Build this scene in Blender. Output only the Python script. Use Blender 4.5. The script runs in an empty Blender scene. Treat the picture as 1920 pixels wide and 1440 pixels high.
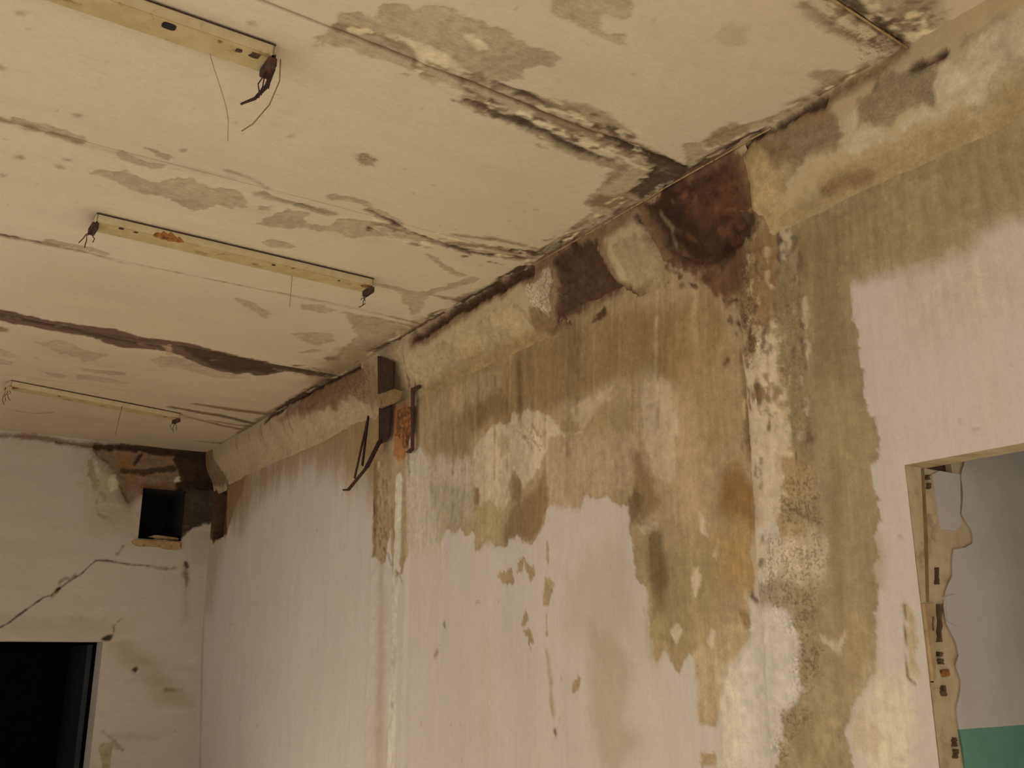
import bpy, math, random
import numpy as np
from mathutils import Matrix, Vector

scn = bpy.context.scene
COL = scn.collection
random.seed(4)

# ------------------------------------------------------------------ camera
S = 1.8                       # metres from the lens up to the ceiling
CAM = np.array([0.0, 0.0, 1.70])
FPX = 1802.5
YAW, PIT, ROL = 0.585909, 0.277681, -0.002437
fw = np.array([math.sin(YAW) * math.cos(PIT), math.cos(YAW) * math.cos(PIT), math.sin(PIT)])
r0 = np.array([math.cos(YAW), -math.sin(YAW), 0.0])
u0 = np.cross(r0, fw)
RT = math.cos(ROL) * r0 + math.sin(ROL) * u0
UP = -math.sin(ROL) * r0 + math.cos(ROL) * u0
cd = bpy.data.cameras.new('camera')
cd.sensor_width = 36.0
cd.lens = FPX / 1920 * 36.0
cd.clip_start = 0.05
cam = bpy.data.objects.new('camera', cd)
cam.matrix_world = Matrix(((RT[0], UP[0], -fw[0], CAM[0]), (RT[1], UP[1], -fw[1], CAM[1]),
                           (RT[2], UP[2], -fw[2], CAM[2]), (0, 0, 0, 1)))
COL.objects.link(cam)
scn.camera = cam

# ------------------------------------------------------------------ light
scn.view_settings.view_transform = 'Standard'
scn.view_settings.look = 'None'
scn.view_settings.gamma = 1.0
scn.view_settings.use_curve_mapping = False
scn.view_settings.exposure = -1.42
world = bpy.data.worlds.new('overcast_sky')
scn.world = world
world.use_nodes = True
bg = world.node_tree.nodes['Background']
bg.inputs['Color'].default_value = (0.80, 0.88, 1.0, 1)
bg.inputs['Strength'].default_value = 0.9
scn.cycles.max_bounces = 5
scn.cycles.diffuse_bounces = 4


def area(name, loc, direction, sx, sy, power, col):
    d = bpy.data.lights.new(name, 'AREA')
    d.shape = 'RECTANGLE'
    d.size, d.size_y = sx, sy
    d.energy = power
    d.color = col
    o = bpy.data.objects.new(name, d)
    o.location = loc
    o.rotation_euler = Vector(direction).to_track_quat('-Z', 'Z').to_euler()
    COL.objects.link(o)
    return o


# daylight that enters by the window openings of the left and the front wall (both behind the camera)
XL, YF, YB, XR, ZC = -2.3, -2.8, 8.676, 2.52, 3.50
WIN_L = [(-1.9, 0.3, 0.9, 2.35), (1.3, 3.3, 0.9, 2.35), (4.3, 6.5, 0.9, 2.35)]      # y0, y1, z0, z1 on the left wall
WIN_F = [(-1.6, 1.6, 0.15, 2.35)]                            # x0, x1, z0, z1 on the front wall
DAY = (1.0, 0.96, 0.91)
for (a, b, c, d), p in zip(WIN_L, (50, 62, 70)):
    area('daylight_left', (XL + 0.03, (a + b) / 2, (c + d) / 2), (1, 0, 0), d - c, b - a, p, DAY)
for a, b, c, d in WIN_F:
    area('daylight_front', ((a + b) / 2, YF + 0.03, (c + d) / 2), (0, 1, 0), b - a, d - c, 120, DAY)


area('fill_next_room', (4.6, -2.5, 1.5), (0, 1, 0), 1.2, 1.2, 40, (0.96, 0.95, 1.0))  # added fill lamp, brightens the next room; no window stands behind it
# sun that falls through the left windows onto the floor, out of view, and is thrown up to the ceiling
sd_ = bpy.data.lights.new('sun', 'SUN')
sd_.energy = 45.0
sd_.angle = 0.02
sd_.color = (1.0, 0.95, 0.88)
sun = bpy.data.objects.new('sun', sd_)
sun.rotation_euler = Vector((0.91, 0.04, -0.405)).to_track_quat('-Z', 'Y').to_euler()
COL.objects.link(sun)
scn.cycles.adaptive_threshold = 0.10


# ------------------------------------------------------------------ helpers
def ray(px, py):
    return RT * (px - 960) / FPX - UP * (py - 720) / FPX + fw


def at(px, py, ax, val):
    d = ray(px, py)
    return CAM + d * ((val - CAM[ax]) / d[ax])


def crop(x0, y0, s, pts):
    return [(x0 + x / s, y0 + y / s) for x, y in pts]


def srgb(h):
    v = [int(h[i:i + 2], 16) / 255 for i in (0, 2, 4)]
    return tuple(c / 12.92 if c <= 0.04045 else ((c + 0.055) / 1.055) ** 2.4 for c in v) + (1.0,)


def vnoise(u, v, seed):
    rng = np.random.RandomState(seed)
    tab = rng.rand(256, 256)
    iu, iv = np.floor(u).astype(int), np.floor(v).astype(int)
    fu, fv = u - iu, v - iv
    fu = fu * fu * (3 - 2 * fu)
    fv = fv * fv * (3 - 2 * fv)
    g = lambda a, b: tab[a % 256, b % 256]
    return (g(iu, iv) * (1 - fu) + g(iu + 1, iv) * fu) * (1 - fv) + (g(iu, iv + 1) * (1 - fu) + g(iu + 1, iv + 1) * fu) * fv


def fbm(u, v, scale, seed, octv=4):
    t, a, n = 0, 1.0, 0
    for i in range(octv):
        t = t + a * vnoise(u * scale + 7.3 * i, v * scale + 3.1 * i, seed + i)
        n += a
        a *= 0.5
        scale *= 2.03
    return t / n - 0.5


def sd_poly(U, V, pts):
    """signed distance (m), positive inside"""
    p = np.array(pts)
    inside = np.zeros(U.shape, bool)
    dist = np.full(U.shape, 1e9)
    for i in range(len(p)):
        ax, ay = p[i]
        bx, by = p[(i + 1) % len(p)]
        ex, ey = bx - ax, by - ay
        t = np.clip(((U - ax) * ex + (V - ay) * ey) / (ex * ex + ey * ey + 1e-12), 0, 1)
        dist = np.minimum(dist, (U - ax - t * ex) ** 2 + (V - ay - t * ey) ** 2)
        c = (ay > V) != (by > V)
        with np.errstate(divide='ignore', invalid='ignore'):
            xx = ex * (V - ay) / (ey if ey else 1e-12) + ax
        inside ^= c & (U < xx)
    d = np.sqrt(dist)
    return np.where(inside, d, -d)


def sd_line(U, V, pts, w0, w1):
    p = np.array(pts)
    best = np.full(U.shape, -1e9)
    n = len(p) - 1
    for i in range(n):
        ax, ay = p[i]
        bx, by = p[i + 1]
        ex, ey = bx - ax, by - ay
        t = np.clip(((U - ax) * ex + (V - ay) * ey) / (ex * ex + ey * ey + 1e-12), 0, 1)
        w = w0 + (w1 - w0) * (i + t) / n
        best = np.maximum(best, w - np.sqrt((U - ax - t * ex) ** 2 + (V - ay - t * ey) ** 2))
    return best


RANK = dict(tint=0, damp=1, x1=2, damp2=3, grey=4, pale=5, rust=6, x2=7, dark=8, speck=9, x=10)
EDGE = dict(damp=.004, damp2=.020, grey=.014, pale=.007, rust=.020, dark=.012, x1=.02, x2=.02, x=.01, speck=.03, tint=.1)
ROUGH = dict(damp=.55, damp2=.8, grey=.9, pale=.4, rust=.8, dark=1.0, x1=.6, x2=.7, x=.6)
FAR = -0.12


def sstep(d, e):
    t = np.clip((d + e) / (2 * e), 0, 1)
    return t * t * (3 - 2 * t)


def masks(U, V, shapes, px2uv, pal, flow='v', seed=100):
    """Lay stains and some painted-in shade on a surface. shapes: (layer or colour, kind, outline, options); outlines are turned into the
    surface's own metres and made ragged with warping noise. Returns vertex colours plus relief masks.
    options: e edge softness (m), k opacity, off grow/shrink, c colour, w line half widths, br break-up"""
    out = {k: np.full(U.shape, FAR) for k in ('damp', 'pale', 'dark', 'damp2')}
    if flow == 'v':
        Us, Vs, Uf, Vf = U, V * .45, U, V * .08
    elif flow == 'h':
        Us, Vs, Uf, Vf = U * .5, V, U * .15, V
    else:
        Us, Vs, Uf, Vf = U * .8, V, U * .35, V
    W1_, W2_ = .045 * fbm(Us, Vs, 6, seed, 4), .045 * fbm(Us, Vs, 6, seed + 20, 4)
    if flow == 'v':
        W1_ = W1_ * .8
        W2_ = W2_ * 1.3 + .08 * fbm(U, V * .12, 14, seed + 30, 4)
    strk = fbm(Uf, Vf, 12 if flow == 'v' else 7, seed + 40, 5)
    edge = .038 * fbm(U, V, 20, seed + 60, 4) + .020 * fbm(U, V, 62, seed + 65, 2)
    mid = fbm(Us, Vs, 4.2, seed + 50, 5)
    hi = fbm(U, V, 45, seed + 70, 3)
    UW, VW = U + W1_, V + W2_
    base = pal.get('base', pal['paint'])
    col = base[None, None] * (1 + .10 * mid + .10 * np.clip(strk, -.5, .2))[..., None]
    lo = np.clip(fbm(U, V, .9, seed + 80, 3) * 2, -.5, .5)
    col = col * (1 + lo[..., None] * np.array([.00, .03, .07])[None, None])
    dirt = sstep(mid + strk * .6 - .22, .12) * .16
    col = col * (1 - dirt[..., None]) + pal['damp'] * dirt[..., None]
    fr = sstep(fbm(U, V, 26, seed + 90, 2) - .40, .03) * .4
    col = col * (1 - fr[..., None]) + pal['grey'] * fr[..., None]
    rough = .15 + .3 * dirt
    speck = np.zeros(U.shape)
    for sh in sorted(shapes, key=lambda q: RANK[q[0]]):
        layer, kind, pts = sh[:3]
        o = sh[3] if len(sh) > 3 else {}
        uv = [px2uv(*q) for q in pts]
        a = np.array(uv)
        e = o.get('e', o.get('soft', EDGE[layer]))
        m = 0.13 + e
        sel = (U > a[:, 0].min() - m) & (U < a[:, 0].max() + m) & (V > a[:, 1].min() - m) & (V < a[:, 1].max() + m)
        if not sel.any():
            continue
        wp = o.get('warp', 1.0 if kind == 'p' else .35)
        u_, v_ = U[sel] + wp * (UW - U)[sel], V[sel] + wp * (VW - V)[sel]
        d = sd_poly(u_, v_, uv) if kind == 'p' else sd_line(u_, v_, uv, *o['w'])
        d = d + o.get('off', 0) + edge[sel] * o.get('rag', 1.0 if kind == 'p' else .8)
        if e > .015:
            d = d + e * (1.5 * strk[sel] + .9 * mid[sel] + .5 * hi[sel])
        if 'cap' in o:
            d = np.minimum(d, o['cap'])
        al = sstep(d, e) * o.get('k', {'damp2': .85, 'grey': .85, 'tint': .5, 'rust': .85}.get(layer, .95))
        if layer == 'speck':
            speck[sel] = np.maximum(speck[sel], al)
            rough[sel] = np.maximum(rough[sel], al)
            continue
        br = o.get('br', {'grey': .5, 'damp2': .25, 'dark': .15, 'pale': .25}.get(layer, 0))
        if br:
            al = al * np.clip(1 - br + br * 1.6 * (mid[sel] + hi[sel] * .9 + .55), 0, 1)
        c = lin(o['c']) * pal['k'] if 'c' in o else pal[layer]
        tone = 1 + .30 * strk[sel] + .34 * mid[sel] + .34 * hi[sel]
        c = c[None] * tone[:, None]
        col[sel] = col[sel] * (1 - al[:, None]) + c * al[:, None]
        if layer in ROUGH:
            rough[sel] = rough[sel] * (1 - al) + o.get('r', ROUGH[layer]) * al
        if layer in out:
            out[layer][sel] = np.maximum(out[layer][sel], np.clip(d, FAR, .12))
    out['albedo'] = np.clip(col, .004, .9)
    out['rough'] = rough
    out['speck'] = speck
    return out


ATTRS = ('albedo', 'rough', 'speck')


def tag(o, label=None, cat=None, group=None, kind=None):
    if label: o['label'] = label
    if cat: o['category'] = cat
    if group: o['group'] = group
    if kind: o['kind'] = kind
    return o


def obj(name, verts, faces, mat, parent=None, smooth=False, attrs=None):
    me = bpy.data.meshes.new(name)
    me.from_pydata([tuple(map(float, v)) for v in verts], [], [tuple(map(int, f)) for f in faces])
    if attrs:
        for k, a in attrs.items():
            at_ = me.attributes.new(k, 'FLOAT', 'POINT')
            at_.data.foreach_set('value', np.asarray(a, dtype=np.float32).ravel())
    if smooth:
        me.polygons.foreach_set('use_smooth', [True] * len(me.polygons))
    me.materials.append(mat)
    me.update()
    o = bpy.data.objects.new(name, me)
    COL.objects.link(o)
    if parent is not None:
        o.parent = parent
    return o


def grid_mesh(name, P, keep, mat, attrs, parent=None, flip=False):
    """P: (nu,nv,3) points; keep: (nu-1,nv-1) faces"""
    nu, nv = P.shape[:2]
    idx = np.arange(nu * nv).reshape(nu, nv)
    q = np.stack([idx[:-1, :-1], idx[1:, :-1], idx[1:, 1:], idx[:-1, 1:]], -1)
    q = q.reshape(-1, 4) if keep is None else q[keep]
    if flip:
        q = q[:, ::-1]
    me = bpy.data.meshes.new(name)
    me.vertices.add(nu * nv)
    me.vertices.foreach_set('co', P.reshape(-1).astype(np.float32))
    me.loops.add(len(q) * 4)
    me.loops.foreach_set('vertex_index', q.reshape(-1).astype(np.int32))
    me.polygons.add(len(q))
    me.polygons.foreach_set('loop_start', (np.arange(len(q)) * 4).astype(np.int32))
    me.polygons.foreach_set('use_smooth', np.ones(len(q), dtype=bool))
    me.update(calc_edges=True)
    for k in ATTRS:
        if k == 'albedo':
            at_ = me.attributes.new(k, 'FLOAT_COLOR', 'POINT')
            c4 = np.ones((nu * nv, 4), dtype=np.float32)
            c4[:, :3] = attrs[k].reshape(-1, 3)
            at_.data.foreach_set('color', c4.ravel())
        else:
            at_ = me.attributes.new(k, 'FLOAT', 'POINT')
            at_.data.foreach_set('value', np.asarray(attrs[k], dtype=np.float32).ravel())
    me.materials.append(mat)
    me.validate()
    o = bpy.data.objects.new(name, me)
    COL.objects.link(o)
    if parent is not None:
        o.parent = parent
    return o


def seg(*parts):
    """non-uniform axis: (start, stop, step) ..."""
    out = []
    for a, b, h in parts:
        n = max(1, int(round((b - a) / h)))
        out += list(np.linspace(a, b, n + 1)[:-1])
    out.append(parts[-1][1])
    return np.array(out)


def box_data(x0, x1, y0, y1, z0, z1):
    v = [(x0, y0, z0), (x1, y0, z0), (x1, y1, z0), (x0, y1, z0), (x0, y0, z1), (x1, y0, z1), (x1, y1, z1), (x0, y1, z1)]
    f = [(0, 3, 2, 1), (4, 5, 6, 7), (0, 1, 5, 4), (1, 2, 6, 5), (2, 3, 7, 6), (3, 0, 4, 7)]
    return v, f


def boxes(name, bs, mat, parent=None, bevel=0.0):
    V, F = [], []
    for b in bs:
        v, f = box_data(*b)
        F += [tuple(i + len(V) for i in q) for q in f]
        V += v
    o = obj(name, V, F, mat, parent)
    if bevel:
        m = o.modifiers.new('bevel', 'BEVEL')
        m.width = bevel
        m.segments = 2
    return o


def tube(name, pts, rad, mat, parent=None, n=6, flat=None):
    """swept round (or flat: (half width, half thickness)) bar along points"""
    pts = [Vector(p) for p in pts]
    rads = rad if isinstance(rad, (list, tuple)) else [rad] * len(pts)
    V, F = [], []
    ref = Vector((0.31, 0.2, 0.93)).normalized()
    for i, p in enumerate(pts):
        t = (pts[min(i + 1, len(pts) - 1)] - pts[max(i - 1, 0)]).normalized()
        a = t.cross(ref).normalized()
        b = t.cross(a).normalized()
        if flat:
            for sx, sy in ((-1, -1), (1, -1), (1, 1), (-1, 1)):
                V.append(p + a * flat[0] * sx + b * flat[1] * sy)
        else:
            for k in range(n):
                an = 2 * math.pi * k / n
                V.append(p + (a * math.cos(an) + b * math.sin(an)) * rads[i])
    m = 4 if flat else n
    for i in range(len(pts) - 1):
        for k in range(m):
            F.append((i * m + k, i * m + (k + 1) % m, (i + 1) * m + (k + 1) % m, (i + 1) * m + k))
    F.append(tuple(range(m))[::-1])
    F.append(tuple(range((len(pts) - 1) * m, len(pts) * m)))
    return obj(name, V, F, mat, parent, smooth=not flat)


def lump(name, c, size, mat, parent=None, seed=0, rough=0.25, sub=2):
    """irregular broken lump"""
    import bmesh
    bm = bmesh.new()
    bmesh.ops.create_icosphere(bm, subdivisions=sub, radius=1.0)
    rng = random.Random(seed)
    for v in bm.verts:
        k = 1 + rng.uniform(-rough, rough)
        q = [abs(a) ** 0.7 * (1 if a > 0 else -1) for a in v.co]
        v.co = Vector((q[0] * size[0] * k, q[1] * size[1] * k, q[2] * size[2] * k)) + Vector(c)
    me = bpy.data.meshes.new(name)
    bm.to_mesh(me)
    bm.free()
    me.materials.append(mat)
    o = bpy.data.objects.new(name, me)
    COL.objects.link(o)
    if parent is not None:
        o.parent = parent
    return o


def empty(name, loc=(0, 0, 0)):
    o = bpy.data.objects.new(name, None)
    o.location = loc
    o.empty_display_size = 0.1
    COL.objects.link(o)
    return o


# ------------------------------------------------------------------ materials
class NT:
    def __init__(self, name):
        self.m = bpy.data.materials.new(name)
        self.m.use_nodes = True
        self.t = self.m.node_tree
        self.b = self.t.nodes['Principled BSDF']

    def n(self, typ, **kw):
        x = self.t.nodes.new(typ)
        for k, v in kw.items():
            setattr(x, k, v)
        return x

    def put(self, sock, v):
        if hasattr(v, 'is_output'):
            self.t.links.new(v, sock)
        elif v is not None:
            sock.default_value = v

    def math(self, op, a, b=None, c=None):
        x = self.n('ShaderNodeMath', operation=op)
        for i, v in enumerate((a, b, c)):
            self.put(x.inputs[i], v) if v is not None else None
        return x.outputs[0]

    def noise(self, vec, scale, detail=4, rough=0.55, dist=0.0):
        x = self.n('ShaderNodeTexNoise')
        self.put(x.inputs['Vector'], vec)
        x.inputs['Scale'].default_value = scale
        x.inputs['Detail'].default_value = detail
        x.inputs['Roughness'].default_value = rough
        x.inputs['Distortion'].default_value = dist
        return x.outputs['Fac']

    def step(self, v, lo, hi):
        x = self.n('ShaderNodeMapRange', interpolation_type='SMOOTHSTEP')
        self.put(x.inputs['Value'], v)
        x.inputs['From Min'].default_value = lo
        x.inputs['From Max'].default_value = hi
        return x.outputs['Result']

    def mix(self, f, a, b, mode='MIX'):
        x = self.n('ShaderNodeMix', data_type='RGBA', blend_type=mode)
        self.put(x.inputs[0], f)
        self.put(x.inputs[6], a)
        self.put(x.inputs[7], b)
        return x.outputs[2]

    def attr(self, name):
        x = self.n('ShaderNodeAttribute', attribute_name=name)
        return x.outputs['Fac']

    def coord(self, scale=(1, 1, 1)):
        tc = self.n('ShaderNodeTexCoord')
        mp = self.n('ShaderNodeMapping')
        self.t.links.new(tc.outputs['Object'], mp.inputs['Vector'])
        mp.inputs['Scale'].default_value = scale
        return mp.outputs[0]


def plaster(name, streak, grain=1.0):
    """weathered paint: stain colours are carried by the mesh, grain, brush streaks, specks and relief by nodes"""
    k = NT(name)
    iso = k.coord()
    st = k.coord(streak)
    n_edge = k.noise(iso, 30.0, 3, 0.62)
    n_str2 = k.noise(st, 55.0, 2, 0.6)
    n_fine = k.noise(iso, 120.0, 1, 0.6)
    al = k.n('ShaderNodeAttribute', attribute_name='albedo').outputs['Color']
    f = k.math('ADD', k.math('MULTIPLY', k.math('SUBTRACT', n_edge, 0.5), 0.55 * grain), k.math('MULTIPLY', k.math('SUBTRACT', n_str2, 0.5), 0.55 * grain))
    f = k.math('ADD', f, k.math('MULTIPLY', k.math('SUBTRACT', n_fine, 0.5), 0.34 * grain))
    rough = k.attr('rough')
    f = k.math('MULTIPLY', f, k.math('ADD', 0.10, rough))
    hsv = k.n('ShaderNodeHueSaturation')
    k.put(hsv.inputs['Color'], al)
    k.put(hsv.inputs['Value'], k.math('ADD', 1.0, f))
    k.put(hsv.inputs['Saturation'], k.math('SUBTRACT', 0.97, k.math('MULTIPLY', f, 0.15)))
    col = hsv.outputs[0]
    zone = k.attr('speck')
    v = k.math('ADD', k.math('MULTIPLY', k.noise(iso, 95.0, 3, 0.6), 0.7), k.math('MULTIPLY', n_edge, 0.5))
    spk = k.math('MULTIPLY', zone, k.step(v, 0.60, 0.72))
    lit = k.math('MULTIPLY', zone, k.step(v, 0.58, 0.48))
    col = k.mix(k.math('MULTIPLY', spk, 0.60), col, srgb('66502f'))
    col = k.mix(k.math('MULTIPLY', lit, 0.22), col, srgb('d2bf9a'))
    k.put(k.b.inputs['Base Color'], col)
    k.b.inputs['Roughness'].default_value = 0.9
    k.b.inputs['Specular IOR Level'].default_value = 0.2
    h = k.math('ADD', k.math('MULTIPLY', n_edge, 0.7), k.math('MULTIPLY', n_fine, 0.25))
    h = k.math('SUBTRACT', h, k.math('MULTIPLY', spk, 0.6))
    bp = k.n('ShaderNodeBump')
    k.put(bp.inputs['Strength'], k.math('ADD', 0.12, k.math('MULTIPLY', rough, 0.5)))
    bp.inputs['Distance'].default_value = 0.005
    k.put(bp.inputs['Height'], h)
    k.t.links.new(bp.outputs[0], k.b.inputs['Normal'])
    return k.m


M_CEIL = plaster('ceiling_paint', (0.35, 1.6, 1.0))
M_WALL = plaster('wall_paint', (1.0, 1.0, 0.10))
M_BACK = plaster('back_wall_paint', (0.2, 1.0, 1.0))
M_CORN = plaster('cornice_plaster', (1.0, 0.4, 0.6), 1.3)


def lin(c):
    if isinstance(c, str):
        return np.array(srgb(c)[:3])
    return np.array([(v / 255 / 12.92 if v <= 10.3 else ((v / 255 + 0.055) / 1.055) ** 2.4) for v in c])


def palette(paint, ref, **cols):
    """stain colours as seen next to clean paint (ref, same light) turned into surface colours"""
    k = lin(paint) / lin(ref)
    return dict(paint=lin(paint), k=k, **{n: lin(c) * k for n, c in cols.items()})


PAL_C = palette('d6c4a6', (172,148,114), damp=(147,124,91), damp2=(106,80,49), grey=(122,104,72), pale=(184,160,120), rust=(146,86,42), dark=(62,44,26), tint=(140,116,80))
PAL_W = palette('d4c4ac', (168,148,118), base=(168,151,128), damp=(143,116,78), damp2=(112,84,50), grey=(120,101,67), pale=(169,145,111), rust=(136,84,38), dark=(66,44,26), tint=(138,112,72))
PAL_K = palette('d4c4ac', (168,148,118), base=(150,126,88), damp=(136,112,76), damp2=(102,74,44), grey=(108,92,62), pale=(160,139,104), rust=(112,66,34), dark=(58,36,20), tint=(130,104,66))
PAL_B = palette('bfb29a', (130,114,90), base=(130,117,96), damp=(108,90,60), damp2=(80,54,28), grey=(96,84,60), pale=(132,117,88), rust=(98,62,30), dark=(30,20,12), tint=(104,84,54))


def simple(name, c1, c2, scale=20.0, rough=0.8, metal=0.0, c3=None, thr=(0.55, 0.7), bump=0.0):
    k = NT(name)
    co = k.coord()
    n = k.noise(co, scale, 5, 0.6)
    col = k.mix(k.step(n, 0.35, 0.65), srgb(c1), srgb(c2))
    if c3:
        col = k.mix(k.step(k.noise(co, scale * 0.6, 6, 0.65), *thr), col, srgb(c3))
    k.put(k.b.inputs['Base Color'], col)
    k.b.inputs['Roughness'].default_value = rough
    k.b.inputs['Metallic'].default_value = metal
    if bump:
        bp = k.n('ShaderNodeBump')
        bp.inputs['Strength'].default_value = 0.6
        bp.inputs['Distance'].default_value = bump
        k.put(bp.inputs['Height'], n)
        k.t.links.new(bp.outputs[0], k.b.inputs['Normal'])
    return k.m


M_RUSTY = simple('rusted_iron', '3a281a', '523620', 40, 0.9, 0.0, '664428', bump=0.002)
M_DARKIRON = simple('dark_iron', '2c1c14', '3c281c', 40, 0.85, 0.0, '55341f', bump=0.001)
M_TIN = simple('old_enamel_cream', 'd2c09a', 'c8b48c', 18, 0.6, 0.0, '9c7c4c', (0.60, 0.72))
M_TIN_SHADED = simple('old_enamel_yellow_shaded', 'c2ac7c', 'b69e6e', 18, 0.65, 0.0, '8c6c3c', (0.58, 0.72))  # same enamel for undersides, their shade put into a darker yellow
M_RUSTSPOT = simple('orange_rust', '9c6434', 'a8743e', 60, 0.9, 0.0, '6a3c1c', (.5, .62), bump=0.001)
M_BLACK = simple('black_void', '15100c', '1c1510', 10, 0.9)  # near-black: the dark inside unlit openings is put into the colour
M_WIRE = simple('dirty_wire', '8a7450', '7a6440', 50, 0.8)
M_CABLE = simple('pale_cable', 'b89c6c', '9c7e50', 60, 0.7, 0.0, '5c4426')
M_BRICK = simple('raw_brick', 'a48258', 'b09064', 30, 0.95, 0.0, '7a5434', bump=0.004)
M_MORTAR = simple('raw_mortar', 'b09468', 'a0845a', 40, 0.95, 0.0, '7a6040', bump=0.003)
M_JAMB = simple('raw_jamb_plaster', 'c8b48e', 'bca67c', 14, 0.92, 0.0, 'a08660', (.48, .66), bump=0.006)
M_GOUGE = simple('gouge_brown', '54422a', '6a5436', 30, 0.95, 0.0, '3c2e1c')
M_FLOOR = simple('dusty_concrete', 'b0a898', 'a89f8e', 6, 0.9, 0.0, '968c7a')
M_PLAIN = simple('plain_limewash', 'd2cabc', 'ccc3b3', 3, 0.9, 0.0, 'c0b5a0')
M_NEXT = simple('next_room_white', 'c4bcae', 'bcb3a4', 5, 0.85, 0.0, 'a89c88', (0.62, 0.8))
M_TEAL = simple('teal_dado_paint', '6a9682', '628e7a', 8, 0.6, 0.0, '76a08c')
M_LEAF = simple('dark_blue_door_paint', '1a2026', '1e262c', 8, 0.7, 0.0, '14181c')
M_SOOT = simple('sooty_plaster', '4a3624', '5a422a', 14, 0.95, 0.0, '2c1e14', bump=0.004)

# ------------------------------------------------------------------ photograph-to-surface maps
c_uv = lambda x, y: tuple(at(x, y, 2, ZC)[:2])
w_uv = lambda x, y: tuple(at(x, y, 0, XR)[1:])
k_uv = lambda x, y: tuple(at(x, y, 0, XR - 0.085)[1:])
b_uv = lambda x, y: (at(x, y, 1, YB)[0], at(x, y, 1, YB)[2])

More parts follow.
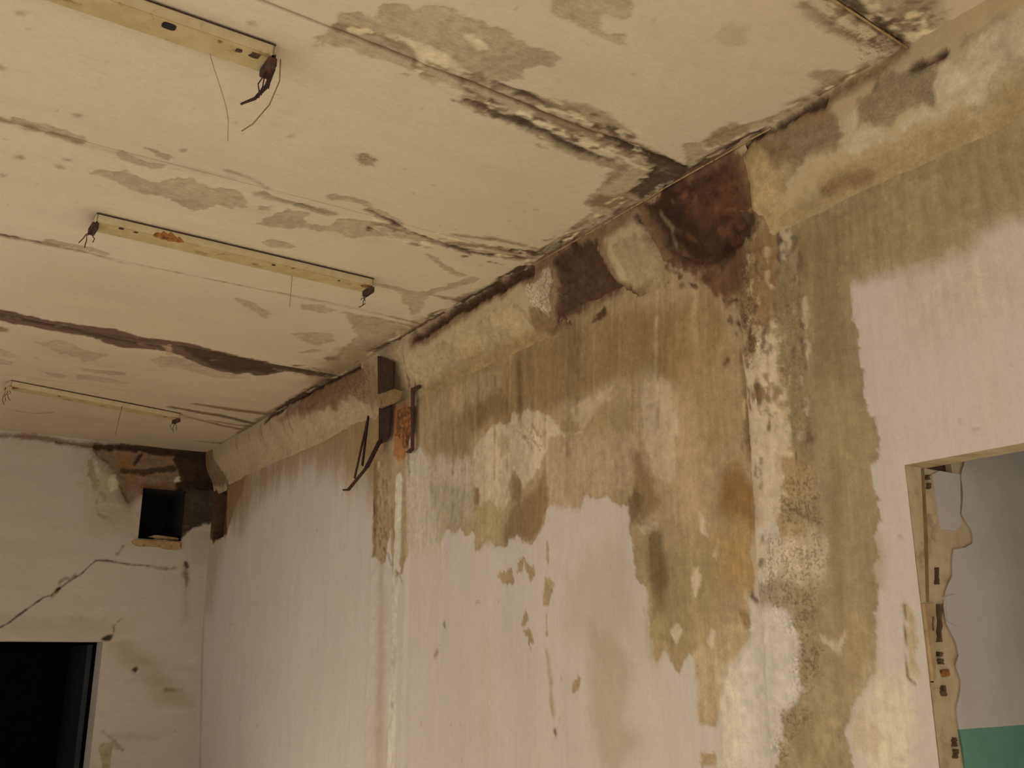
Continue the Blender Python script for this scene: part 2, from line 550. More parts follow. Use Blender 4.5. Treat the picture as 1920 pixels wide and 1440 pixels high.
# ------------------------------------------------------------------ ceiling
A1 = lambda p: crop(0, 0, 3, p)
A2 = lambda p: crop(640, 0, 3, p)
A3 = lambda p: crop(1280, 0, 3, p)
A4 = lambda p: crop(0, 480, 3, p)
A5 = lambda p: crop(640, 480, 3, p)
AF = lambda p: crop(100, 340, 2.909, p)
ceil_shapes = [
    ('damp', 'p', A1([(500,975),(560,950),(720,960),(790,1000),(850,1030),(920,1030),(990,1000),(1060,1005),(1150,1050),(1200,1070),(1290,1070),(1360,1090),(1390,1140),(1370,1170),(1290,1175),(1230,1155),(1190,1180),(1120,1195),(1050,1170),(960,1120),(860,1100),(780,1090),(680,1040),(590,1000)])),
    ('damp', 'p', A1([(650,860),(700,850),(760,880),(860,920),(940,935),(880,950),(780,925),(690,900)])),
    ('damp', 'p', A1([(820,822),(900,845),(1000,888),(960,908),(880,872)])),
    ('damp', 'p', AF([(1100,235),(1190,190),(1280,150),(1390,170),(1380,230),(1480,240),(1530,220),(1600,215),(1700,235),(1760,260),(1850,290),(1920,300),(1920,320),(1830,290),(1700,300),(1640,320),(1590,310),(1540,265),(1440,280),(1390,250),(1290,270),(1180,255)])),
    ('damp', 'p', AF([(1130,330),(1180,315),(1260,330),(1320,360),(1290,372),(1190,360)])),
    ('damp', 'p', AF([(1115,60),(1160,65),(1250,95),(1340,120),(1420,140),(1500,165),(1540,190),(1490,195),(1400,160),(1300,135),(1200,95),(1120,80)])),
    ('damp', 'p', AF([(1110,135),(1200,140),(1180,170),(1120,160)])),
    ('damp', 'p', AF([(1490,85),(1540,75),(1640,90),(1730,110),(1760,150),(1840,180),(1920,215),(1920,240),(1850,220),(1760,200),(1720,160),(1700,125),(1600,110),(1510,105)])),
    ('damp', 'l', [(640,417),(690,420),(740,433),(780,447),(840,460),(893,473),(1000,490)], {'w': (.03, .03)}),
    ('dark', 'l', [(690,395),(740,420),(780,440),(840,462),(893,476),(985,487)], {'w': (.002, .016), 'cap': .02}),
    ('damp2', 'l', [(840,455),(900,462),(1000,478)], {'w': (.01, .03)}),
    ('damp2', 'l', [(850,440),(930,450),(1010,468)], {'w': (.004, .012)}),
    ('grey', 'l', [(430,322),(470,335),(500,352)], {'w': (.012, .008)}),
    ('grey', 'l', [(485,365),(560,385),(625,402)], {'w': (.02, .02)}),
    ('dark', 'l', [(550,380),(590,392)], {'w': (.004, .004)}),
    # big flaked area at the top
    ('damp', 'p', A2([(250,30),(330,25),(430,55),(480,40),(570,40),(640,60),(720,110),(790,140),(830,165),(920,165),(960,205),(1060,245),(1190,280),(1225,320),(1180,350),(1120,345),(1060,360),(1000,390),(1000,425),(930,450),(860,455),(800,420),(700,390),(640,365),(600,310),(500,270),(400,230),(300,195),(240,200),(200,110)])),
    ('damp', 'p', A2([(0,70),(120,80),(220,110),(260,170),(330,200),(420,270),(420,310),(450,360),(400,400),(300,360),(180,310),(60,280),(0,260),(-60,240),(-160,200),(-80,170)])),
    ('damp2', 'l', A2([(-20,145),(100,170),(200,205),(300,240),(410,310)]), {'w': (.008, .012), 'cap': .012}),
    ('damp2', 'l', A2([(440,368),(540,375),(620,388)]), {'w': (.006, .010)}),
    ('pale', 'p', A2([(690,215),(740,200),(790,220),(835,275),(760,285),(700,250)])),
    ('pale', 'p', A2([(300,195),(360,215),(500,275),(600,312),(640,365),(560,370),(450,350),(420,300),(340,230)])),
    ('damp', 'p', A2([(430,390),(560,380),(660,400),(800,430),(850,470),(900,480),(1000,500),(1060,540),(1100,590),(1080,640),(1000,640),(900,600),(800,570),(700,520),(600,480),(520,470),(440,430)])),
    ('damp', 'p', A2([(300,400),(400,430),(380,440),(320,420)])),
    ('damp', 'p', A2([(1190,0),(1200,-60),(1620,-80),(1670,40),(1640,90),(1580,115),(1520,105),(1480,85),(1440,80),(1430,100),(1470,150),(1500,180),(1550,170),(1600,175),(1615,250),(1570,265),(1490,235),(1400,200),(1340,150),(1290,115),(1200,85),(1180,50)])),
    ('grey', 'p', A2([(80,885),(110,865),(170,880),(225,910),(190,940),(140,935),(100,915)])),
    ('damp', 'p', A2([(80,885),(110,865),(170,880),(225,910),(190,940),(140,935),(100,915)])),
    ('speck', 'p', A2([(90,885),(170,880),(215,910),(140,930)])),
    ('tint', 'p', A3([(180,180),(230,120),(300,115),(350,170),(365,240),(320,280),(250,260)]), {'k': .45, 'soft': .012}),
    ('grey', 'p', A3([(700,425),(770,395),(860,400),(885,420),(840,460),(790,470)])),
    ('grey', 'p', A3([(130,800),(200,740),(290,700),(370,715),(390,740),(310,780),(230,820),(150,830)])),
    ('damp2', 'p', A3([(150,800),(250,735),(330,730),(230,800)])),
    # joint that opens towards the column head
    ('damp2', 'p', A2([(1040,600),(1120,610),(1300,680),(1480,740),(1640,810),(1780,880),(1930,950),(1930,1000),(1800,960),(1700,910),(1560,850),(1400,790),(1200,720),(1080,660)])),
    ('dark', 'p', A2([(1450,760),(1560,790),(1700,850),(1930,945),(1930,1010),(1780,1090),(1690,1130),(1600,1085),(1680,1030),(1740,990),(1760,930),(1640,880),(1500,810)])),
    ('dark', 'l', A2([(700,560),(800,600),(900,660),(1000,690)]), {'w': (.012, .022), 'cap': .01}),
    ('dark', 'l', A2([(1000,690),(1150,750),(1300,830),(1450,890)]), {'w': (.018, .012), 'cap': .012}),
    ('grey', 'l', A2([(700,560),(850,630),(1000,690),(1200,790),(1400,880),(1560,940)]), {'w': (.03, .035)}),
    ('grey', 'p', A2([(1100,560),(1250,575),(1400,590),(1480,630),(1560,700),(1650,770),(1560,760),(1400,700),(1250,650),(1120,600)])),
    ('dark', 'l', A2([(860,470),(1000,510),(1080,560),(1130,590)]), {'w': (.008, .012), 'cap': .008}),
    ('dark', 'l', A2([(1420,700),(1540,740),(1650,780)]), {'w': (.012, .008), 'cap': .008}),
    ('pale', 'l', A2([(1000,640),(1100,690),(1250,750),(1420,830)]), {'w': (.012, .018), 'cap': .012}),
    ('pale', 'l', A2([(700,550),(800,590),(920,625)]), {'w': (.006, .008)}),
    ('pale', 'l', A2([(1120,600),(1260,640),(1420,705)]), {'w': (.010, .010), 'cap': .01}),
    ('grey', 'p', A2([(1480,1040),(1560,1000),(1640,940),(1540,930),(1500,980)])),
    ('damp2', 'p', A2([(1370,1140),(1440,1090),(1530,1100),(1600,1080),(1680,1130),(1560,1200),(1500,1190),(1400,1170)]), {'off': -.01}),
    ('damp', 'p', A2([(1370,1140),(1440,1050),(1560,980),(1760,930),(1900,1010),(1560,1210),(1400,1190)])),
    ('damp', 'l', [(1000,500),(1060,455),(1120,420),(1200,372)], {'w': (.05, .09)}),
    ('dark', 'l', [(1000,486),(960,470),(1015,478),(1100,432)], {'w': (.010, .014), 'cap': .01}),
    # joint by the upper edge of the frame
    ('damp2', 'l', [(1520,-40),(1600,15),(1660,55),(1700,88)], {'w': (.035, .030)}),
    ('dark', 'l', [(1530,-40),(1605,18),(1660,55),(1700,90)], {'w': (.016, .012), 'cap': .012}),
    ('grey', 'l', A3([(670,30),(780,110),(900,190),(1000,230),(1130,270),(1240,280)]), {'w': (.022, .02)}),
    ('damp2', 'l', A3([(690,20),(770,100),(850,170),(960,200)]), {'w': (.010, .01)}),
    ('speck', 'p', A3([(860,120),(1000,150),(1200,250),(1240,300),(1000,330),(930,250)])),
    ('damp', 'p', A3([(1020,0),(1150,-60),(1400,-60),(1500,30),(1520,100),(1460,160),(1330,200),(1220,190),(1120,110)]), {'off': -.005}),
    ('damp2', 'p', A3([(1080,60),(1170,110),(1240,80),(1300,110),(1390,90),(1400,150),(1300,190),(1200,170)])),
    ('grey', 'p', A3([(1230,0),(1340,-10),(1380,60),(1290,110),(1210,90)])),
    ('pale', 'p', A3([(1200,185),(1340,180),(1440,160),(1400,230),(1330,270),(1240,240)])),
    ('damp', 'l', [(1330,270),(1420,235),(1500,200),(1650,120),(1700,95)], {'w': (.03, .02)}),
    ('damp2', 'l', [(1480,195),(1560,160),(1650,112),(1700,96)], {'w': (.008, .02)}),
    ('dark', 'l', [(1290,328),(1330,300),(1400,262),(1440,240)], {'w': (.02, .008), 'cap': .012}),
    ('damp', 'p', A3([(0,960),(0,830),(60,800),(150,850),(320,800),(440,720),(330,830),(100,950)])),
    # the wide dark joint on the left
    ('damp2', 'p', A4([(-900,128),(-200,265),(0,305),(150,340),(300,370),(450,395),(640,415),(760,455),(940,480),(1060,495),(1200,535),(1400,580),(1600,625),(1900,675),(1900,690),(1600,640),(1500,665),(1440,670),(1400,645),(1330,660),(1230,640),(1140,610),(1050,570),(980,545),(930,530),(820,515),(690,510),(600,490),(540,455),(400,435),(200,395),(60,375),(0,350),(-200,315),(-900,172)]), {'off': .02, 'e': .012, 'k': 1, 'br': 0, 'c': (88,64,44), 'warp': .6}),
    ('dark', 'p', A4([(1000,500),(1200,540),(1400,585),(1600,628),(1500,665),(1400,645),(1330,655),(1230,635),(1100,570)]), {'off': .0}),
    ('dark', 'l', A4([(-200,290),(0,335),(150,365),(450,430),(640,470),(800,500),(940,515)]), {'w': (.03, .018), 'cap': .006}),
    ('dark', 'l', A4([(1560,625),(1700,650),(1900,680)]), {'w': (.03, .03)}),
    ('damp2', 'p', A4([(-60,380),(40,400),(40,430),(-60,440)])),
    ('damp', 'p', A4([(850,580),(900,560),(1000,570),(1100,600),(1230,640),(1300,660),(1410,690),(1240,690),(1100,660),(1000,630),(900,630)])),
    ('x', 'p', A4([(925,505),(965,500),(972,560),(930,555)]), {'c': (150,116,84), 'k': .7}),
    ('damp', 'p', A4([(180,480),(260,490),(330,470),(400,490),(440,520),(520,545),(610,555),(560,580),(480,600),(420,570),(330,550),(240,510)])),
    ('damp', 'p', A4([(430,625),(540,640),(720,655),(700,675),(580,668),(470,648)])),
    ('damp', 'p', A4([(420,660),(560,680),(720,715),(680,725),(540,705),(430,692)])),
    ('damp', 'p', A4([(220,645),(380,670),(380,690),(300,685)])),
    ('damp', 'p', A4([(-40,510),(60,540),(110,570),(60,575),(-40,555)])),
    ('damp', 'p', A4([(-40,570),(80,600),(60,615),(-40,600)])),
    ('damp', 'p', A4([(190,550),(230,590),(270,600),(220,590)])),
    ('damp', 'p', A4([(1640,440),(1740,430),(1870,440),(1880,480),(1790,510),(1700,480)])),
    ('damp', 'p', A4([(1700,545),(1760,525),(1820,535),(1750,550)])),
    ('damp', 'p', A4([(1340,240),(1400,250),(1460,280),(1540,330),(1500,352),(1420,305),(1370,280)])),
    ('damp', 'p', A4([(1680,265),(1800,275),(1900,305),(1850,322),(1720,302)])),
    ('damp2', 'p', A4([(1820,570),(1880,560),(1900,580),(1840,590)])),
    # thin joints
    ('damp2', 'l', [(-500,345),(-60,427),(0,440),(80,457),(150,470),(205,485)], {'w': (.022, .012)}),
    ('dark', 'l', [(-500,344),(-60,426),(0,440),(70,454)], {'w': (.012, .004), 'cap': .008}),
    ('damp', 'l', [(100,455),(160,465),(200,476)], {'w': (.03, .02)}),
    ('damp2', 'l', [(210,487),(330,510),(450,535),(540,552),(640,572),(720,590),(790,608)], {'w': (-.006, .010), 'cap': .01}),
    ('damp2', 'l', [(-500,84),(-60,205),(0,225),(70,242),(110,255),(150,268)], {'w': (.016, .008), 'cap': .012}),
    ('damp', 'l', [(30,228),(80,238),(150,262)], {'w': (.02, .025)}),
    ('tint', 'l', [(150,268),(220,287),(330,310),(430,335)], {'w': (.012, .02), 'soft': .03, 'k': .5}),
    ('damp', 'p', A5([(330,190),(480,200),(620,150),(740,110),(780,130),(700,160),(560,200),(480,230),(460,290),(400,330),(350,270)])),
    ('damp', 'p', A5([(480,-10),(560,20),(640,80),(720,110),(640,110),(560,60)])),
    ('damp', 'l', [(700,533),(740,540),(770,550)], {'w': (.02, .03)}),
    ('damp2', 'p', A5([(510,215),(620,235),(760,225),(690,270),(620,250)])),
    ('damp', 'p', A5([(0,310),(200,340),(430,400),(330,440),(360,530),(200,560),(60,540),(0,600),(-60,560),(60,450)]), {'off': -.03}),
    ('damp2', 'l', A5([(0,315),(200,350),(430,402)]), {'w': (.008, .014)}),
    ('damp2', 'l', [(860,563),(900,548),(950,520),(1000,495)], {'w': (.04, .02)}),
    ('dark', 'l', [(700,660),(760,632),(800,605),(860,575),(920,540),(980,505)], {'w': (.012, .03), 'cap': .018}),
    ('tint', 'p', [(560,700),(640,660),(720,640),(800,600),(760,640),(700,690),(620,720)], {'k': .9, 'soft': .12}),
    # by the far corner
    ('damp2', 'l', A4([(960,850),(1100,875),(1250,900),(1420,940)]), {'w': (.03, .04), 'cap': .02}),
    ('dark', 'l', A4([(1000,862),(1200,895),(1400,940)]), {'w': (.0, .012), 'cap': .01}),
    ('damp2', 'l', A4([(1100,830),(1300,865),(1560,895),(1620,880)]), {'w': (.02, .05), 'cap': .02}),
    ('damp2', 'l', A4([(1060,905),(1250,955),(1400,985)]), {'w': (.004, .02), 'cap': .015}),
    ('damp2', 'l', A4([(1130,1045),(1230,1055),(1310,1060)]), {'w': (.0, .05), 'cap': .02}),
    ('dark', 'l', A4([(1560,900),(1640,830),(1750,770),(1900,690)]), {'w': (.04, .05), 'cap': .02}),
    ('damp2', 'l', A4([(1200,1110),(1400,970),(1640,830),(1900,690)]), {'w': (.03, .09)}),
    ('damp2', 'l', A4([(0,1002),(130,1015),(260,1020),(380,1050),(540,1066)]), {'w': (.012, .02), 'cap': .014}),
    ('dark', 'l', A4([(540,1072),(760,1080),(1000,1100),(1190,1112)]), {'w': (.02, .05), 'cap': .02}),
    ('rust', 'l', A4([(540,1066),(760,1072),(900,1084)]), {'w': (.03, .03)}),
    ('grey', 'l', A4([(90,870),(200,885),(290,880)]), {'w': (.010, .016)}),
    ('x1', 'p', [(560,720),(640,655),(720,635),(800,600),(800,630),(740,660),(700,700),(620,730)], {'c': (124,98,62), 'e': .09, 'k': .7}),
    ('x', 'p', A4([(1540,905),(1640,815),(1760,750),(1900,680),(1925,692),(1780,795),(1660,875)]), {'c': (80,60,38), 'e': .03, 'k': .85}),
    ('x', 'l', A4([(960,848),(1100,875),(1250,900),(1450,945)]), {'c': (96,74,46), 'w': (.022, .030), 'e': .018, 'k': .85}),
    ('x', 'l', A4([(1080,832),(1300,862),(1560,892),(1620,880)]), {'c': (104,80,50), 'w': (.015, .050), 'e': .03, 'k': .8}),
    ('x', 'l', A4([(1050,905),(1250,952),(1420,985)]), {'c': (104,80,52), 'w': (.008, .022), 'e': .016, 'k': .75}),
    ('x', 'l', A4([(1180,925),(1330,950),(1440,960)]), {'c': (92,70,44), 'w': (.012, .020), 'e': .016, 'k': .75}),
    ('x', 'l', A4([(1120,1042),(1230,1052),(1320,1055)]), {'c': (112,86,54), 'w': (.01, .05), 'e': .04, 'k': .75}),
    # soft discolouring
    ('tint', 'l', [(470,395),(560,420),(700,450)], {'w': (.02, .03), 'soft': .06, 'k': .3}),
    ('tint', 'p', [(160,395),(200,395),(190,430),(150,425)], {'k': .5, 'soft': .06}),
    ('tint', 'p', [(60,480),(600,560),(620,700),(0,580)], {'k': .25, 'soft': .3}),
    ('tint', 'p', [(0,600),(640,715),(420,850),(0,810)], {'k': .35, 'soft': .25}),
] + [('grey', 'p', A1([(x - 20, y - 8), (x + 20, y - 6), (x + 18, y + 10), (x - 10, y + 9)]))
     for x, y in ((115,82),(15,375),(30,990),(425,652),(378,900),(330,935),(1785,240),(1040,850),(1415,130),(95,878))]

def crust(dst, pts, n, spread, seed, cols=((70,50,30), (96,74,46), (120,100,68), (190,165,122)), size=(.004, .014), layer='x', k=(.35, .85)):
    rc = random.Random(seed)
    seg_ = [math.dist(pts[i], pts[i + 1]) for i in range(len(pts) - 1)]
    for _ in range(n):
        t = rc.uniform(0, sum(seg_))
        i = 0
        while i < len(seg_) - 1 and t > seg_[i]:
            t -= seg_[i]
            i += 1
        (x0, y0), (x1, y1) = pts[i], pts[i + 1]
        f = t / seg_[i]
        dx, dy = (x1 - x0) / seg_[i], (y1 - y0) / seg_[i]
        o_ = rc.gauss(0, spread)
        x, y = x0 + (x1 - x0) * f - dy * o_, y0 + (y1 - y0) * f + dx * o_
        l = rc.uniform(4, 30)
        j = rc.uniform(-3, 3)
        dst.append((layer, 'l', [(x, y), (x + dx * l * .5 + j, y + dy * l * .5 + rc.uniform(-2, 2)), (x + dx * l, y + dy * l)],
                    {'c': rc.choice(cols), 'w': (rc.uniform(*size), .001), 'e': .006, 'k': rc.uniform(*k), 'warp': .6}))


crust(ceil_shapes, A2([(650,530),(900,640),(1200,740),(1500,850),(1850,980)]), 110, 13, 1)
crust(ceil_shapes, A2([(850,480),(1100,580),(1400,690),(1650,790)]), 50, 6, 2)
crust(ceil_shapes, [(990,492),(1060,452),(1130,414),(1200,372),(1260,340)], 70, 9, 3)
crust(ceil_shapes, [(1300,312),(1380,270),(1450,232),(1560,172),(1690,100)], 70, 7, 4)
crust(ceil_shapes, [(1520,-20),(1600,30),(1660,70),(1700,95)], 90, 16, 5)
crust(ceil_shapes, [(690,425),(780,447),(860,462),(940,478),(1000,488)], 60, 9, 6)
crust(ceil_shapes, [(620,720),(680,680),(760,635),(860,575),(960,520)], 80, 9, 7)
crust(ceil_shapes, [(420,845),(500,795),(560,752),(630,708)], 60, 8, 8, size=(.008, .03))
crust(ceil_shapes, [(0,590),(200,628),(400,668),(630,705)], 40, 7, 9, cols=((70,50,34), (60,42,28), (110,86,58)), size=(.006, .02))
crust(ceil_shapes, A2([(-100,120),(200,210),(430,340),(800,470)]), 40, 10, 10, cols=((104,82,50), (120,100,68), (186,160,118)))
crust(ceil_shapes, [(1600,30),(1680,40),(1760,30),(1720,80)], 50, 14, 11)
crust(ceil_shapes, [(0,812),(100,822),(180,838)], 26, 4, 12, cols=((120,98,66), (108,84,54)), size=(.006, .02))

ceiling = empty('ceiling', (0, 0, ZC))
tag(ceiling, 'flaking cream ceiling of precast concrete slabs with dirty joints', 'ceiling', kind='structure')
JOINTS = [YF, -1.62, -0.56, 0.48, 1.46, 2.39, 3.40, 4.55, 5.70, 6.88, YB + 0.02]
GROOVE = {1.46: .010, 2.39: .014, 3.40: .0015, 4.55: .001, 5.70: .022, 6.88: .001}


def line_px_y(p, q):       # joint lines are slightly out of square: follow their own course over x
    a, b = at(*p, 2, ZC), at(*q, 2, ZC)
    return lambda x: a[1] + (b[1] - a[1]) * (x - a[0]) / (b[0] - a[0])


J_FN = {1.46: line_px_y((1563, 0), (1703, 90)), 2.39: line_px_y((1000, 203), (1290, 318)),
        3.40: line_px_y((0, 225), (1000, 484)), 4.55: line_px_y((0, 440), (790, 607)), 5.70: line_px_y((0, 592), (633, 705))}


def joint_y(j, x):
    f = J_FN.get(j)
    return f(x) if f else np.full_like(x, j)


xs = seg((XL, -1.2, 0.1), (-1.2, 0.0, 0.02), (0.0, XR, 0.008))
for i in range(len(JOINTS) - 1):
    a, b = JOINTS[i], JOINTS[i + 1]
    near = a > 0.4
    step = 0.15 if not near else (0.0075 if a < 4 else 0.011)
    n = int((b - a) / step) + 1
    t = np.linspace(0, 1, n + 1)
    xx = xs if near else seg((XL, XR, 0.2))
    ya = joint_y(a, xx)[:, None]
    yb = joint_y(b, xx)[:, None]
    ga, gb = GROOVE.get(a, .001), GROOVE.get(b, .001)
    rag = lambda g, s: g * (0.55 + 1.6 * np.clip(fbm(xx, xx * 0 + s, 7.0, 31, 4) + .15, 0, 1))[:, None]
    ya = ya + rag(ga, a)
    yb = yb - rag(gb, b) * 0.6
    X = np.repeat(xx[:, None], n + 1, 1)
    Y = ya + (yb - ya) * t[None, :]
    m = masks(X, Y, ceil_shapes if near else [], c_uv, PAL_C, 'c', 100)
    Z = ZC + 0.006 * fbm(X, Y, 1.3, 5, 3)
    flake = np.clip(m['damp'] / .008, 0, 1)
    Z = Z + 0.0025 * flake
    dk = np.clip((m['dark'] + .01) / .02, 0, 1)
    Z = Z + dk * (0.006 + 0.012 * np.abs(fbm(X, Y, 22, 12, 3)))
    # edges of the slab turn up into the joint
    P = np.stack([X, Y, Z], -1)
    e0 = P[:, :1].copy(); e0[:, :, 2] = ZC + 0.045
    e1 = P[:, -1:].copy(); e1[:, :, 2] = ZC + 0.045
    P = np.concatenate([e0, P, e1], 1)
    att = {k: np.concatenate([v[:, :1], v, v[:, -1:]], 1) for k, v in m.items()}
    for e_ in (0, -1):
        att['albedo'][:, e_] = PAL_C['damp2']
    P[:, :, 2] -= ZC
    o = grid_mesh('ceiling_slab', P, None, M_CEIL, att, ceiling, flip=True)
o = boxes('slab_bed', [(XL, XR + .3, YF, YB + .3, 0.04, 0.16)], M_SOOT, ceiling)

